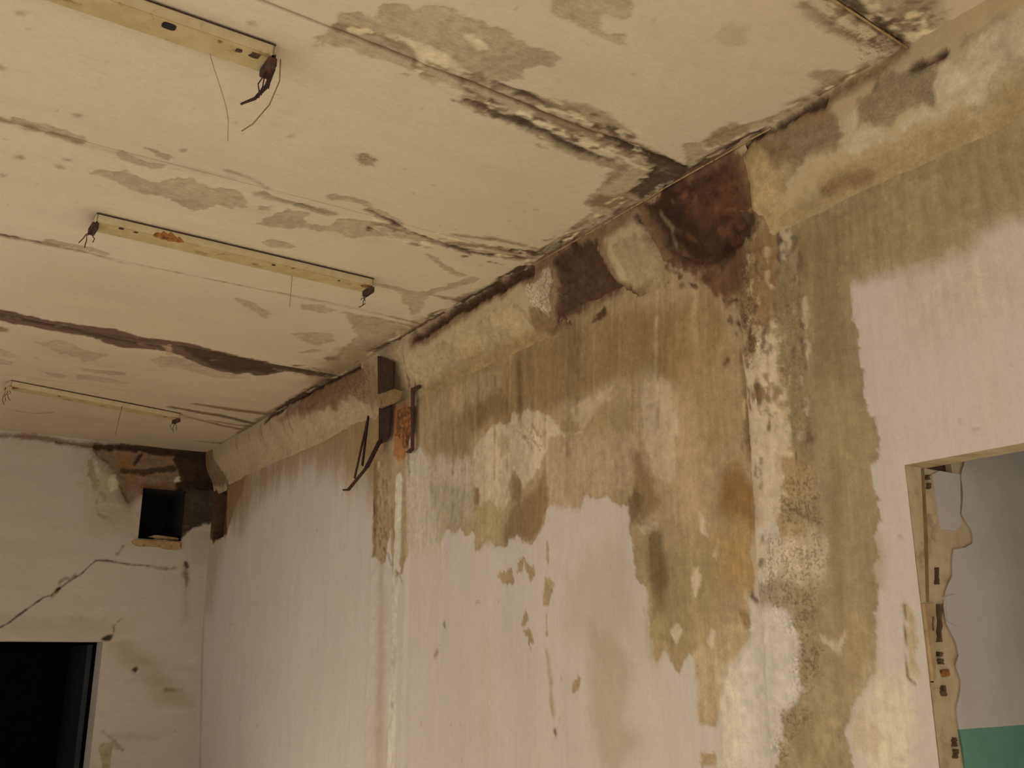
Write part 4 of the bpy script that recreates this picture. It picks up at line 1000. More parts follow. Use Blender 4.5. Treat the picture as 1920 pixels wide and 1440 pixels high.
# ------------------------------------------------------------------ cornice in three lengths
A6 = lambda p: crop(1280, 0, 3, p)
corn_shapes = [
    # middle length
    ('damp2', 'p', [(990,520),(1060,460),(1130,430),(1140,520),(1175,545),(1130,600),(1040,625),(980,600),(1030,540)], {'off': .02}),  # broken-out hollow, here and next line: its shadow is put into the colour
    ('dark', 'p', [(1040,490),(1120,440),(1135,520),(1168,545),(1120,592),(1060,612),(1015,600),(1045,540)], {'off': .0}),
    ('dark', 'l', [(780,640),(860,585),(940,540),(1000,505)], {'w': (.02, .035), 'cap': .02}),
    ('damp2', 'l', [(780,640),(860,590),(940,540),(1100,450),(1210,385)], {'w': (.05, .05)}),
    ('damp', 'p', [(820,640),(900,600),(960,560),(990,590),(930,640),(830,690),(770,700)], {'off': -.01}),
    ('pale', 'p', [(985,525),(1005,520),(1035,505),(1040,540),(1010,585),(990,570)], {'off': -.01}),
    ('speck', 'p', [(980,520),(1045,500),(1045,560),(1000,590)], {}),
    ('damp', 'p', [(1140,450),(1210,410),(1280,480),(1200,560),(1150,540)], {'off': -.03}),
    ('dark', 'p', [(1195,400),(1225,385),(1240,450),(1225,440),(1215,425)], {'off': .01}),
    ('damp', 'p', [(760,690),(870,660),(1000,610),(1150,560),(1150,600),(900,720),(760,760)], {'off': .0}),
    ('x1', 'p', [(770,720),(900,650),(1000,600),(1150,545),(1280,480),(1280,560),(1100,640),(900,730),(760,790)], {'c': (128,101,62), 'e': .04, 'k': .85}),
    ('x1', 'p', [(860,610),(960,575),(990,600),(900,640),(840,660)], {'c': (150,126,86), 'e': .03, 'k': .7}),
    ('x1', 'p', [(765,680),(800,650),(830,660),(800,700),(770,720)], {'c': (150,125,85), 'e': .03, 'k': .7}),
    # near length
    ('x1', 'p', A6([(280,1090),(500,1120),(700,980),(860,900),(1000,830),(1250,700),(1400,620),(1700,440),(2000,260),(2000,560),(1400,900),(500,1300)]), {'c': (136,111,71), 'e': .03, 'k': .9}),
    ('x1', 'p', A6([(260,900),(420,800),(560,860),(540,1000),(480,1080),(330,1130),(260,1060)]), {'c': (146,118,76), 'e': .04, 'k': .9}),
    ('x1', 'p', A6([(1500,330),(1920,80),(2100,0),(2100,300),(1900,420),(1600,520)]), {'c': (142,123,90), 'e': .05, 'k': .9}),
    ('damp2', 'p', A6([(270,880),(420,780),(560,700),(700,620),(810,580),(850,640),(890,680),(870,790),(780,850),(700,890),(620,920),(500,860),(350,850),(280,900)])),
    ('damp', 'p', A6([(270,900),(420,800),(600,800),(640,900),(560,960),(500,1050),(400,1080),(300,1060),(255,980)])),
    ('grey', 'p', A6([(620,760),(760,690),(880,680),(870,780),(700,880),(640,900)])),
    ('damp', 'p', A6([(1120,430),(1300,390),(1400,350),(1440,400),(1400,540),(1280,570),(1180,640),(1130,700),(1000,700),(960,730),(980,560),(1050,520)])),
    ('grey', 'p', A6([(1120,430),(1300,390),(1400,350),(1440,400),(1400,540),(1280,570),(1180,640),(1130,700),(1000,700),(970,640),(1010,560)])),
    ('dark', 'l', A6([(1330,370),(1400,345),(1480,300)]), {'w': (.012, .010)}),
    ('damp2', 'l', A6([(1100,440),(900,520),(820,590)]), {'w': (.012, .012)}),
    ('dark', 'l', A6([(100,1000),(300,860),(500,740),(700,630),(810,575)]), {'w': (.012, .016), 'cap': .012}),
    ('damp2', 'l', A6([(820,580),(1100,400),(1270,280)]), {'w': (.010, .02)}),
    ('pale', 'p', A6([(880,690),(975,610),(970,680),(920,750),(880,740)])),
    ('pale', 'p', A6([(860,800),(1000,720),(1120,720),(1250,620),(1400,560),(1400,600),(1120,750),(900,850)]), {'off': .0}),
    ('pale', 'p', A6([(1400,540),(1440,400),(1520,340),(1700,200),(1920,60),(2100,-40),(2100,200),(1800,380),(1560,520),(1440,570)])),
    ('damp2', 'l', A6([(700,1040),(840,990),(950,960)]), {'w': (.02, .01)}),
    ('grey', 'l', A6([(1590,240),(1640,220),(1700,205)]), {'w': (.01, .006)}),
    ('grey', 'l', A6([(1620,370),(1660,320),(1700,360)]), {'w': (.01, .006)}),
    ('grey', 'l', A6([(1740,190),(1780,130),(1850,110)]), {'w': (.008, .005)}),
    # far length
    ('x1', 'p', [(380,900),(520,800),(705,690),(720,760),(560,850),(400,930)], {'c': (143,120,84), 'e': .05, 'k': .6}),
    ('x1', 'p', [(520,790),(600,725),(705,660),(708,705),(640,745),(590,775)], {'c': (98,74,46), 'e': .035, 'k': .85}),
    ('x2', 'l', [(560,752),(640,702),(700,666)], {'c': (66,48,30), 'w': (.01, .02), 'e': .02, 'k': .85}),
    ('dark', 'l', [(500,790),(560,745),(640,700),(700,668)], {'w': (.02, .05), 'cap': .02}),
    ('damp2', 'p', [(560,760),(640,705),(700,670),(705,730),(690,745),(650,740),(600,770)], {'off': .02}),
    ('speck', 'p', [(620,730),(700,690),(705,745),(640,760)], {}),
    ('damp2', 'p', [(380,850),(400,850),(410,900),(385,905)], {'off': .02}),
]
for i in range(26):
    t_ = i / 25
    x_ = 440 + 270 * t_ + random.uniform(-6, 6)
    y_ = 832 - 165 * t_
    corn_shapes.append(('damp2', 'l', [(x_, y_), (x_ + 1, y_ + random.uniform(12, 55))], {'w': (random.uniform(.004, .02), .002), 'k': random.uniform(.2, .6), 'e': .02}))


def cornice(name, y0, y1, e0, e1, seed, label, step, shapes=corn_shapes, prof=None, amp=1.0):
    n = int((y1 - y0) / step) + 1
    yy = np.linspace(y0, y1, n + 1)
    tt = np.linspace(0, 1, 46)
    # profile: (out from the wall, below the ceiling)
    prof = prof if prof is not None else np.array([(.100, -.02), (.100, .02), (.097, .07), (.090, .12), (.076, .165), (.055, .205), (.034, .238), (.018, .27), (.008, .30), (.001, .34), (-.02, .38)])
    pt = np.linspace(0, 1, len(prof))
    pd = np.interp(tt, pt, prof[:, 0])
    pz = np.interp(tt, pt, prof[:, 1])
    Yg = np.repeat(yy[:, None], len(tt), 1)
    T = np.repeat(tt[None], len(yy), 0)
    D = np.repeat(pd[None], len(yy), 0)
    Zg = ZC - np.repeat(pz[None], len(yy), 0)
    jit = 0.07 * fbm(T * .3, T * 0 + seed, 9, seed, 4)
    f0 = np.clip((Yg - y0 + jit - .02) / e0, 0.0, 1) if e0 else 1.0
    f1 = np.clip((y1 - Yg + jit - .02) / e1, 0.0, 1) if e1 else 1.0
    f = np.sqrt(1 - (1 - f0) ** 2) * np.sqrt(1 - (1 - f1) ** 2)
    mk = masks(Yg, Zg, shapes, k_uv, PAL_K, 'v', 400)
    D = D + amp * (0.010 * fbm(Yg, T * .3, 4, seed, 4) + 0.006 * fbm(Yg, T * .3, 20, seed + 5, 3))
    D = D - np.clip((mk['dark'] + .005) / .02, 0, 1) * (.02 + .03 * np.abs(fbm(Yg, T * .3, 14, seed + 9, 3)))
    D = np.where(D > 0, D * f - (1 - f) * .05, D)
    o = grid_mesh(name, np.stack([XR - D, Yg, Zg], -1), None, M_CORN, mk)
    tag(o, label, 'cornice', kind='structure')
    return o


yA0 = at(706, 700, 0, XR - .05)[1]
yB1 = at(757, 690, 0, XR - .05)[1]
yB0 = at(1232, 440, 0, XR - .05)[1]
yC1 = at(1368, 350, 0, XR - .085)[1]
cornice('trim_1', YF, yC1, 0, .10, 51, 'rounded plaster cornice above the doorway, broken off at its left end', .0085)
cornice('trim_2', yB0, yB1, .06, .06, 61, 'rounded plaster cornice over the stained middle bay between the two ribs', .0085)
cornice('trim_3', yA0, YB, .06, 0, 71, 'rounded plaster cornice running into the far corner above the square hole', .012)

crust(corn_shapes, [(1000,505),(1100,450),(1200,392)], 30, 10, 31)
crust(corn_shapes, [(1390,290),(1500,225),(1600,165),(1700,105)], 40, 8, 32, cols=((80,58,34), (100,78,48), (160,134,92)))
crust(corn_shapes, A6([(900,840),(1100,740),(1300,610),(1500,440)]), 50, 9, 33, cols=((178,156,118), (120,98,64), (146,120,80)))
crust(corn_shapes, [(800,625),(900,575),(980,530)], 40, 10, 34, cols=((80,58,34), (160,134,92), (110,84,52)))
crust(corn_shapes, [(600,760),(650,735),(700,715)], 50, 12, 35, cols=((80,60,38), (150,126,88), (100,76,48)))
crust(corn_shapes, [(1600,130),(1750,60),(1900,-20)], 40, 20, 36, cols=((110,90,58), (124,104,70), (160,140,104)))
crust(corn_shapes, [(540,775),(600,735),(700,675)], 60, 12, 37, cols=((80,60,38), (66,48,30), (150,126,88)))
head2 = [('damp2', 'p', [(1150,300),(1300,280),(1460,280),(1460,560),(1150,560)], {'k': 1, 'br': 0}),
         ('x2', 'p', [(1205,372),(1300,322),(1372,300),(1390,420),(1330,500),(1230,470)], {'c': (56,34,19), 'e': .04}),
         ('x', 'p', [(1275,365),(1310,345),(1370,330),(1385,400),(1330,420),(1285,400)], {'c': (80,47,24), 'e': .06, 'k': .75}),
         ('x', 'p', [(1215,385),(1260,370),(1290,420),(1280,470),(1235,460)], {'c': (40,26,16), 'e': .05, 'k': .8}),
         ('x', 'p', [(1320,410),(1370,400),(1370,440),(1330,440)], {'c': (40,24,16), 'e': .04, 'k': .7}),
         ('x', 'l', [(1205,372),(1225,368),(1238,362)], {'c': (150,120,78), 'w': (.012, .016), 'k': .9}),
         ('x', 'l', [(1233,400),(1245,425),(1243,455)], {'c': (112,90,58), 'w': (.010, .006), 'k': .8})]
crust(head2, [(1230,440),(1300,480),(1380,420)], 40, 16, 41, cols=((40,26,16), (86,52,28), (30,20,14)), size=(.006, .02))
crust(head2, [(1250,380),(1320,360),(1370,340)], 30, 12, 42, cols=((48,30,18), (96,60,32)), size=(.006, .018))
cornice('column_head', yC1 - .10, yB0 + .08, 0, 0, 81, 'x', .007, head2,
        np.array([(.096, -.02), (.094, .02), (.080, .06), (.062, .10), (.045, .14), (.028, .18), (.010, .22), (-.015, .26), (-.05, .32), (-.09, .36)]), 2.6)
o = bpy.data.objects['column_head']
o.name = 'trim_4'
o['label'] = 'dark brown broken column head in the gap of the cornice'
head1 = [('damp', 'p', [(640,600),(800,560),(800,800),(640,820)], {'k': .8, 'e': .05}),
         ('x', 'l', [(790,612),(770,632),(758,655),(754,690),(752,720)], {'c': (78,52,30), 'w': (.016, .010), 'e': .012}),
         ('x', 'p', [(735,660),(755,650),(752,720),(738,730)], {'c': (150,124,84), 'e': .03}),
         ('x', 'p', [(640,700),(705,680),(705,750),(640,770)], {'c': (96,72,44), 'e': .05, 'k': .7})]
cornice('trim_5', yB1 - .10, yA0 + .12, 0, 0, 91, 'rough plaster column head behind the iron bracket', .009, head1,
        np.array([(.100, -.02), (.098, .03), (.090, .07), (.078, .11), (.064, .15), (.052, .19), (.040, .23), (.028, .27), (.016, .31), (.0, .36)]), 1.6)

# ------------------------------------------------------------------ doorway to the next room
door = empty('door_1', (XR, Y_J, 0))
tag(door, 'stripped doorway with raw plaster jamb in the stained wall', 'doorway', kind='structure')


def jamb_strip(name, pts, mat, depth=.012):
    """ragged plate on the jamb plane (pixel outline laid on y = Y_J), given its own thickness"""
    out = []
    for q in pts:
        p = at(*q, 1, Y_J)
        out.append((max(p[0] - XR, .005), p[2]))
    n = len(out)
    V = [(a, -depth, b) for a, b in out] + [(a, .02, b) for a, b in out]
    F = [tuple(range(n)), tuple(range(2 * n - 1, n - 1, -1))] + [(i, i + n, (i + 1) % n + n, (i + 1) % n) for i in range(n)]
    return obj(name, V, F, mat, door)


xj = at(1792, 1300, 1, Y_J)[0]
boxes('jamb', [(.004, TH, 0.0, .2, 0, Z_L), (TH, 1.0, 0.0, .2, 0, 3.05)], M_JAMB, door)
boxes('soffit', [(.004, .10, -0.95, .02, Z_L, Z_L + .14), (.09, TH + .01, -0.95, .02, Z_L + .05, 3.05), (.03, TH, -1.1, -.95, 0, 3.05)], M_JAMB, door)

# skim coat of the next room's wall, its torn edge on the jamb
NX = 6.0
edge = crop(1660, 780, 2.182, [(320,170),(300,250),(310,330),(300,400),(345,470),(350,520),(300,550),(270,540),(262,600),(265,650),(235,720),(228,780),(240,850),(275,920),(290,980),(275,1020),(300,1090),(295,1140),(280,1200),(290,1280),(302,1340),(315,1440),(330,1600)])


def skim(name, zlo, zhi, mat, y_off, parent):
    rows = []
    pe = [at(*q, 1, Y_J) for q in edge]
    ze = np.array([p[2] for p in pe])[::-1]
    xe = np.array([p[0] for p in pe])[::-1]
    zz = seg((zlo, zhi, .008)) if zhi - zlo > .02 else np.array([zlo, zhi])
    jx = np.interp(zz, ze, xe) + .006 * fbm(zz, zz * 0, 40, 7, 3)
    V, F = [], []
    for a, z in zip(jx, zz):
        V += [(a + .004, .0, z), (a, -y_off, z), (NX, -y_off, z)]
    V = [(x - XR, y, z) for x, y, z in V]
    for i in range(len(zz) - 1):
        for k in range(2):
            F.append((i * 3 + k, i * 3 + k + 1, i * 3 + k + 4, i * 3 + k + 3))
    return obj(name, V, F, mat, parent)


Z_T = at(1800, 1367, 1, Y_J)[2]
skim('painted_skim', Z_T, 2.9, M_NEXT, .008, door)
tag(skim('painted_dado', 0.0, Z_T, M_TEAL, .0085, door), 'teal painted dado')
jamb_strip('plaster_remnant', crop(1660, 780, 2.182, [(185,240),(215,225),(300,240),(302,330),(300,400),(310,440),(280,470),(230,465),(215,420),(200,330)]), M_NEXT, .005)
jamb_strip('plaster_remnant', crop(1660, 780, 2.182, [(232,740),(270,728),(305,745),(325,800),(320,850),(280,862),(240,840)]), M_NEXT, .012)
jamb_strip('timber_block', crop(1660, 780, 2.182, [(84,765),(190,765),(195,1070),(170,1085),(110,1092),(90,1060),(80,870)]), simple('pale_timber', 'b89a70', 'a88860', 25, .85, 0, '96764c'), .010)
rj = random.Random(5)
for x0, x1, y0, y1 in ((199, 206, 620, 690), (207, 220, 770, 925), (177, 185, 822, 878), (203, 224, 965, 985), (210, 226, 992, 1016),
                       (222, 238, 1102, 1146), (268, 280, 1315, 1352), (272, 284, 1362, 1400), (160, 170, 242, 262), (164, 174, 275, 300)):
    n_ = 7
    ls = [(x0 + rj.uniform(-1, .35 * (x1 - x0)), y0 + (y1 - y0) * k_ / n_) for k_ in range(n_ + 1)]
    rs_ = [(x1 + rj.uniform(-.4 * (x1 - x0), 2), y0 + (y1 - y0) * k_ / n_) for k_ in range(n_, -1, -1)]
    jamb_strip('gouge', crop(1660, 780, 2.182, ls + rs_), M_GOUGE, .0118)  # gouges are raised plates in dark brown
jamb_strip('rust_stain_chip', crop(1660, 780, 2.182, [(222,1040),(245,1035),(250,1062),(228,1068)]), M_RUSTSPOT, .0125)
# frame rebate line down the jamb, groove shadow and dirt put into its colour
jamb_strip('frame_groove', crop(1660, 780, 2.182, [(146,215),(152,215),(166,480),(172,760),(166,760),(158,480)]), simple('groove_dirt_painted_shadow', '8c7448', '7c643c', 20, .9), .006)
# next room shell
nr = [('floor_next', (XR, NX, -2.6, Y_J, -.1, 0), M_FLOOR, 'dusty floor of the next room beyond the doorway', 'floor'),
      ('ceiling_next', (XR + TH, NX, -2.6, Y_J, 2.9, 3.0), M_PLAIN, 'ceiling of the next room beyond the doorway', 'ceiling'),
      ('wall_next_far', (NX, NX + .1, -2.6, Y_J + .2, 0, 3.0), M_PLAIN, 'far wall of the next room beyond the doorway', 'wall'),
      ('wall_next_front', (XR, NX, -2.7, -2.6, 0, 3.0), M_PLAIN, 'front wall of the next room beyond the doorway', 'wall')]
for n_, b_, m_, l_, c_ in nr:
    tag(boxes(n_, [b_], m_), l_, c_, kind='structure')

# ------------------------------------------------------------------ back wall
B1 = lambda p: crop(160, 780, 5.144, p)
B7 = lambda p: crop(0, 960, 3, p)
back_shapes = [
    ('damp2', 'p', B1([(80,300),(300,300),(700,320),(1250,380),(1350,640),(1360,700),(960,680),(560,700),(430,860),(390,800),(330,640),(260,520),(140,400)]), {'off': .02, 'e': .06}),
    ('rust', 'p', B1([(250,400),(400,350),(520,480),(480,640),(380,620),(300,500)]), {'off': -.02}),
    ('dark', 'l', B1([(100,300),(400,300),(700,330),(1200,390)]), {'w': (.02, .05), 'cap': .02}),
    ('dark', 'p', B1([(900,400),(1300,380),(1300,700),(1180,640),(980,640),(960,500)]), {'off': .05}),
    ('dark', 'p', B1([(900,660),(1280,640),(1290,980),(1150,1000),(1000,1050),(900,1180)]), {'off': .03}),
    ('dark', 'l', B1([(540,370),(480,460)]), {'w': (.02, .012)}),
    ('dark', 'l', B1([(350,520),(560,540),(850,500)]), {'w': (.02, .03), 'cap': .006}),
    ('damp2', 'p', B1([(560,660),(960,660),(960,720),(540,740)]), {'off': .02}),
    ('pale', 'p', B1([(60,400),(150,420),(160,560),(100,600),(60,520)]), {'off': -.03}),
    ('pale', 'p', B1([(210,560),(310,540),(330,700),(240,740),(200,640)]), {'off': -.01}),
    ('pale', 'p', B1([(860,580),(960,560),(965,650),(850,650)]), {'off': -.01}),
    ('damp', 'l', B1([(50,440),(60,560),(110,680)]), {'w': (.02, .03)}),
    ('damp', 'l', B1([(110,820),(100,880),(140,960),(230,990)]), {'w': (.012, .012), 'off': -.002}),
    ('damp', 'l', B1([(150,740),(190,760),(190,800)]), {'w': (.02, .02)}),
    ('tint', 'p', B1([(40,320),(560,320),(520,900),(420,1100),(100,1000)]), {'k': .6, 'soft': .2}),
    ('tint', 'p', B1([(960,1000),(1250,1000),(1200,1440),(1000,1440)]), {'k': .35, 'soft': .1}),
    ('damp2', 'l', A4([(0,1010),(200,1018),(360,1050),(540,1075)]), {'w': (.02, .03), 'off': -.006}),
    # cracks
    ('dark', 'l', B7([(-200,760),(-80,700),(0,650),(50,625),(120,570),(180,525),(240,480),(290,465),(330,430)]), {'w': (.006, .007), 'rag': .35, 'e': .008}),
    ('rust', 'l', B7([(290,470),(325,440)]), {'w': (.02, .01), 'e': .012}),
    ('dark', 'l', B7([(330,430),(390,390),(460,345),(540,275),(600,275),(680,290),(760,298),(840,302)]), {'w': (.006, .004), 'rag': .35, 'e': .008}),
    ('damp2', 'l', B7([(340,395),(370,372),(400,375),(420,360)]), {'w': (.014, .008)}),
    ('damp2', 'l', B7([(840,302),(930,320),(990,315)]), {'w': (.010, .008)}),
    ('damp2', 'l', B7([(690,200),(660,240)]), {'w': (.008, .006)}),
    ('damp2', 'l', B7([(640,690),(640,640),(680,600)]), {'w': (.005, .003), 'e': .01}),
    ('dark', 'p', B7([(570,715),(600,695),(635,690),(620,720),(590,725)]), {'off': .004, 'warp': .2, 'rag': .3}),
    ('dark', 'l', B7([(1048,295),(1052,310)]), {'w': (.024, .018)}),
    ('damp2', 'l', B7([(1050,320),(1048,420)]), {'w': (.025, .01), 'off': -.004}),
    ('dark', 'l', B7([(760,888),(761,894)]), {'w': (.018, .014)}),
    ('damp2', 'l', B7([(930,1000),(1020,1000)]), {'w': (.004, .004)}),
    ('damp', 'p', B7([(560,1300),(640,1290),(620,1440),(560,1500)]), {'off': .0}),
    ('grey', 'l', B7([(580,1240),(640,1290),(690,1340)]), {'w': (.012, .01)}),
    ('tint', 'p', B7([(0,580),(560,640),(560,690),(0,690)]), {'k': .3, 'soft': .1}),
    ('tint', 'l', B7([(700,800),(900,960),(1050,1080)]), {'w': (.05, .05), 'soft': .12, 'k': .4}),
    ('tint', 'l', B7([(660,740),(860,870),(950,1000)]), {'w': (.03, .05), 'soft': .1, 'k': .35}),
    ('tint', 'l', B7([(1045,330),(1045,600)]), {'w': (.03, .03), 'soft': .04, 'k': .4}),
]
rb = random.Random(8)
for i_ in range(60):                       # horizontal brush smears and grime
    x_, y_ = rb.uniform(-20, 380), rb.uniform(860, 1440)
    l_ = rb.uniform(15, 90)
    back_shapes.append(('x1', 'l', [(x_, y_), (x_ + l_ * .5, y_ + rb.uniform(-3, 3)), (x_ + l_, y_ + rb.uniform(-2, 5))],
                        {'c': rb.choice([(112,97,72), (118,104,80), (138,126,104), (104,92,70)]), 'w': (rb.uniform(.004, .02), .004), 'e': .03, 'k': rb.uniform(.2, .45)}))
H_X = (at(264, 960, 1, YB)[0], at(344, 960, 1, YB)[0])
H_Z = (at(300, 1012, 1, YB)[2], at(300, 918, 1, YB)[2])
D_X = at(191, 1230, 1, YB)[0]
D_Z = at(100, 1203, 1, YB)[2]
D_X0 = D_X - 1.0
xb = seg((XL, D_X0, .2), (D_X0, 0.75, .05), (0.75, D_X, .009), (D_X, H_X[0], .009), (H_X[0], H_X[1], .009), (H_X[1], XR, .009))
zb = seg((0, 0.75, .1), (0.75, D_Z, .011), (D_Z, H_Z[0], .009), (H_Z[0], H_Z[1], .009), (H_Z[1], ZC + .05, .009))
U, V = np.meshgrid(xb, zb, indexing='ij')
m = masks(U, V, back_shapes, b_uv, PAL_B, 'h', 300)
Yw = YB + 0.012 * fbm(U, V, 1.4, 81, 4)
brk = np.clip((m['damp2'] - .01) / .03, 0, 1)
Yw += brk * (.02 + .05 * fbm(U, V, 9, 83, 4))
# the door edge is chipped near the bottom
uc, vc = (U[:-1, :-1] + U[1:, 1:]) / 2, (V[:-1, :-1] + V[1:, 1:]) / 2
keep = ~((uc > D_X0) & (uc < D_X) & (vc < D_Z)) & ~((uc > H_X[0]) & (uc < H_X[1]) & (vc > H_Z[0]) & (vc < H_Z[1]))
wall_back = grid_mesh('wall_back', np.stack([U, Yw, V], -1), keep, M_BACK, m, flip=False)
tag(wall_back, 'dim whitewashed end wall with a diagonal crack and square hole', 'wall', kind='structure')
core = []
c1 = lambda x0, x1, z0, z1: core.append((x0, x1, YB + .10, YB + .22, z0, z1))
c1(XL - .2, D_X0 - .01, 0, ZC + .15)
c1(D_X0 - .01, D_X + .01, D_Z + .01, ZC + .15)
c1(D_X + .01, H_X[0] - .02, 0, ZC + .15)
c1(H_X[0] - .02, H_X[1] + .02, 0, H_Z[0] - .02)
c1(H_X[0] - .02, H_X[1] + .02, H_Z[1] + .02, ZC + .15)
c1(H_X[1] + .02, XR + .14, 0, ZC + .15)
boxes('light_stop_core', core, M_SOOT, wall_back)  # unseen boxes added behind this wall too, against light leaks
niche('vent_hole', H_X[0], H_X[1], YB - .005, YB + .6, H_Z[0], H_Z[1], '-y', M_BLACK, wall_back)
# broken bricks along the lower lip of the hole
zb0 = H_Z[0]
wdt = H_X[1] - H_X[0]
tag(lump('brick', (H_X[0] + wdt * .25, YB - .005, zb0 - .035), (wdt * .36, .035, .032), M_BRICK, wall_back, 3, .2), 'broken orange brick edge')
lump('brick', (H_X[0] + wdt * .76, YB - .005, zb0 - .042), (wdt * .27, .035, .042), M_BRICK, wall_back, 8, .2)
lump('mortar_lump', (H_X[0] + wdt * .62, YB + .03, zb0 + .022), (wdt * .30, .03, .018), M_MORTAR, wall_back, 12, .3)
# dark opening at the lower left
d2 = empty('door_2', (D_X0, YB, 0))
tag(d2, 'black open doorway in the end wall at the lower left', 'doorway', kind='structure')
boxes('reveal', [(1.0, 1.12, .014, .25, 0, D_Z + .12), (-.12, 0, .014, .25, 0, D_Z + .12), (0, 1.0, .014, .25, D_Z, D_Z + .12)], M_PLAIN, d2)
boxes('door_leaf', [(.93, .97, .26, 1.05, 0, D_Z - .02)], M_LEAF, d2)
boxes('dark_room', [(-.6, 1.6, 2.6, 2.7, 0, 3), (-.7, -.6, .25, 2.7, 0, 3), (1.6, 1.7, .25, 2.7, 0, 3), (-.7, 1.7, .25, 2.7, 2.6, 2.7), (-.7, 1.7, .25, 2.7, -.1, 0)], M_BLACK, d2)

# ------------------------------------------------------------------ rest of the room (behind and beside the camera)
tag(boxes('floor', [(XL - .2, XR, YF - .2, YB, -.1, 0)], M_FLOOR), 'dusty concrete floor of the derelict room', 'floor', kind='structure')


def holed_wall(name, ax, pos, a0, a1, z1, holes, label):
    bs, c = [], a0
    put = lambda p0, p1, q0, q1: (pos - .2, pos, p0, p1, q0, q1) if ax == 'x' else (p0, p1, pos - .2, pos, q0, q1)
    for h0, h1, b0, b1 in sorted(holes):
        bs += [put(c, h0, 0, z1), put(h0, h1, 0, b0), put(h0, h1, b1, z1)]
        c = h1
    bs.append(put(c, a1, 0, z1))
    return tag(boxes(name, bs, M_PLAIN), label, 'wall', kind='structure')


holed_wall('wall_left', 'x', XL, YF - .2, YB + .2, ZC + .1, WIN_L, 'plain limewashed wall with window openings facing the stained wall')
holed_wall('wall_front', 'y', YF, XL - .2, XR, ZC + .1, WIN_F, 'plain limewashed wall with a wide opening behind the viewer')

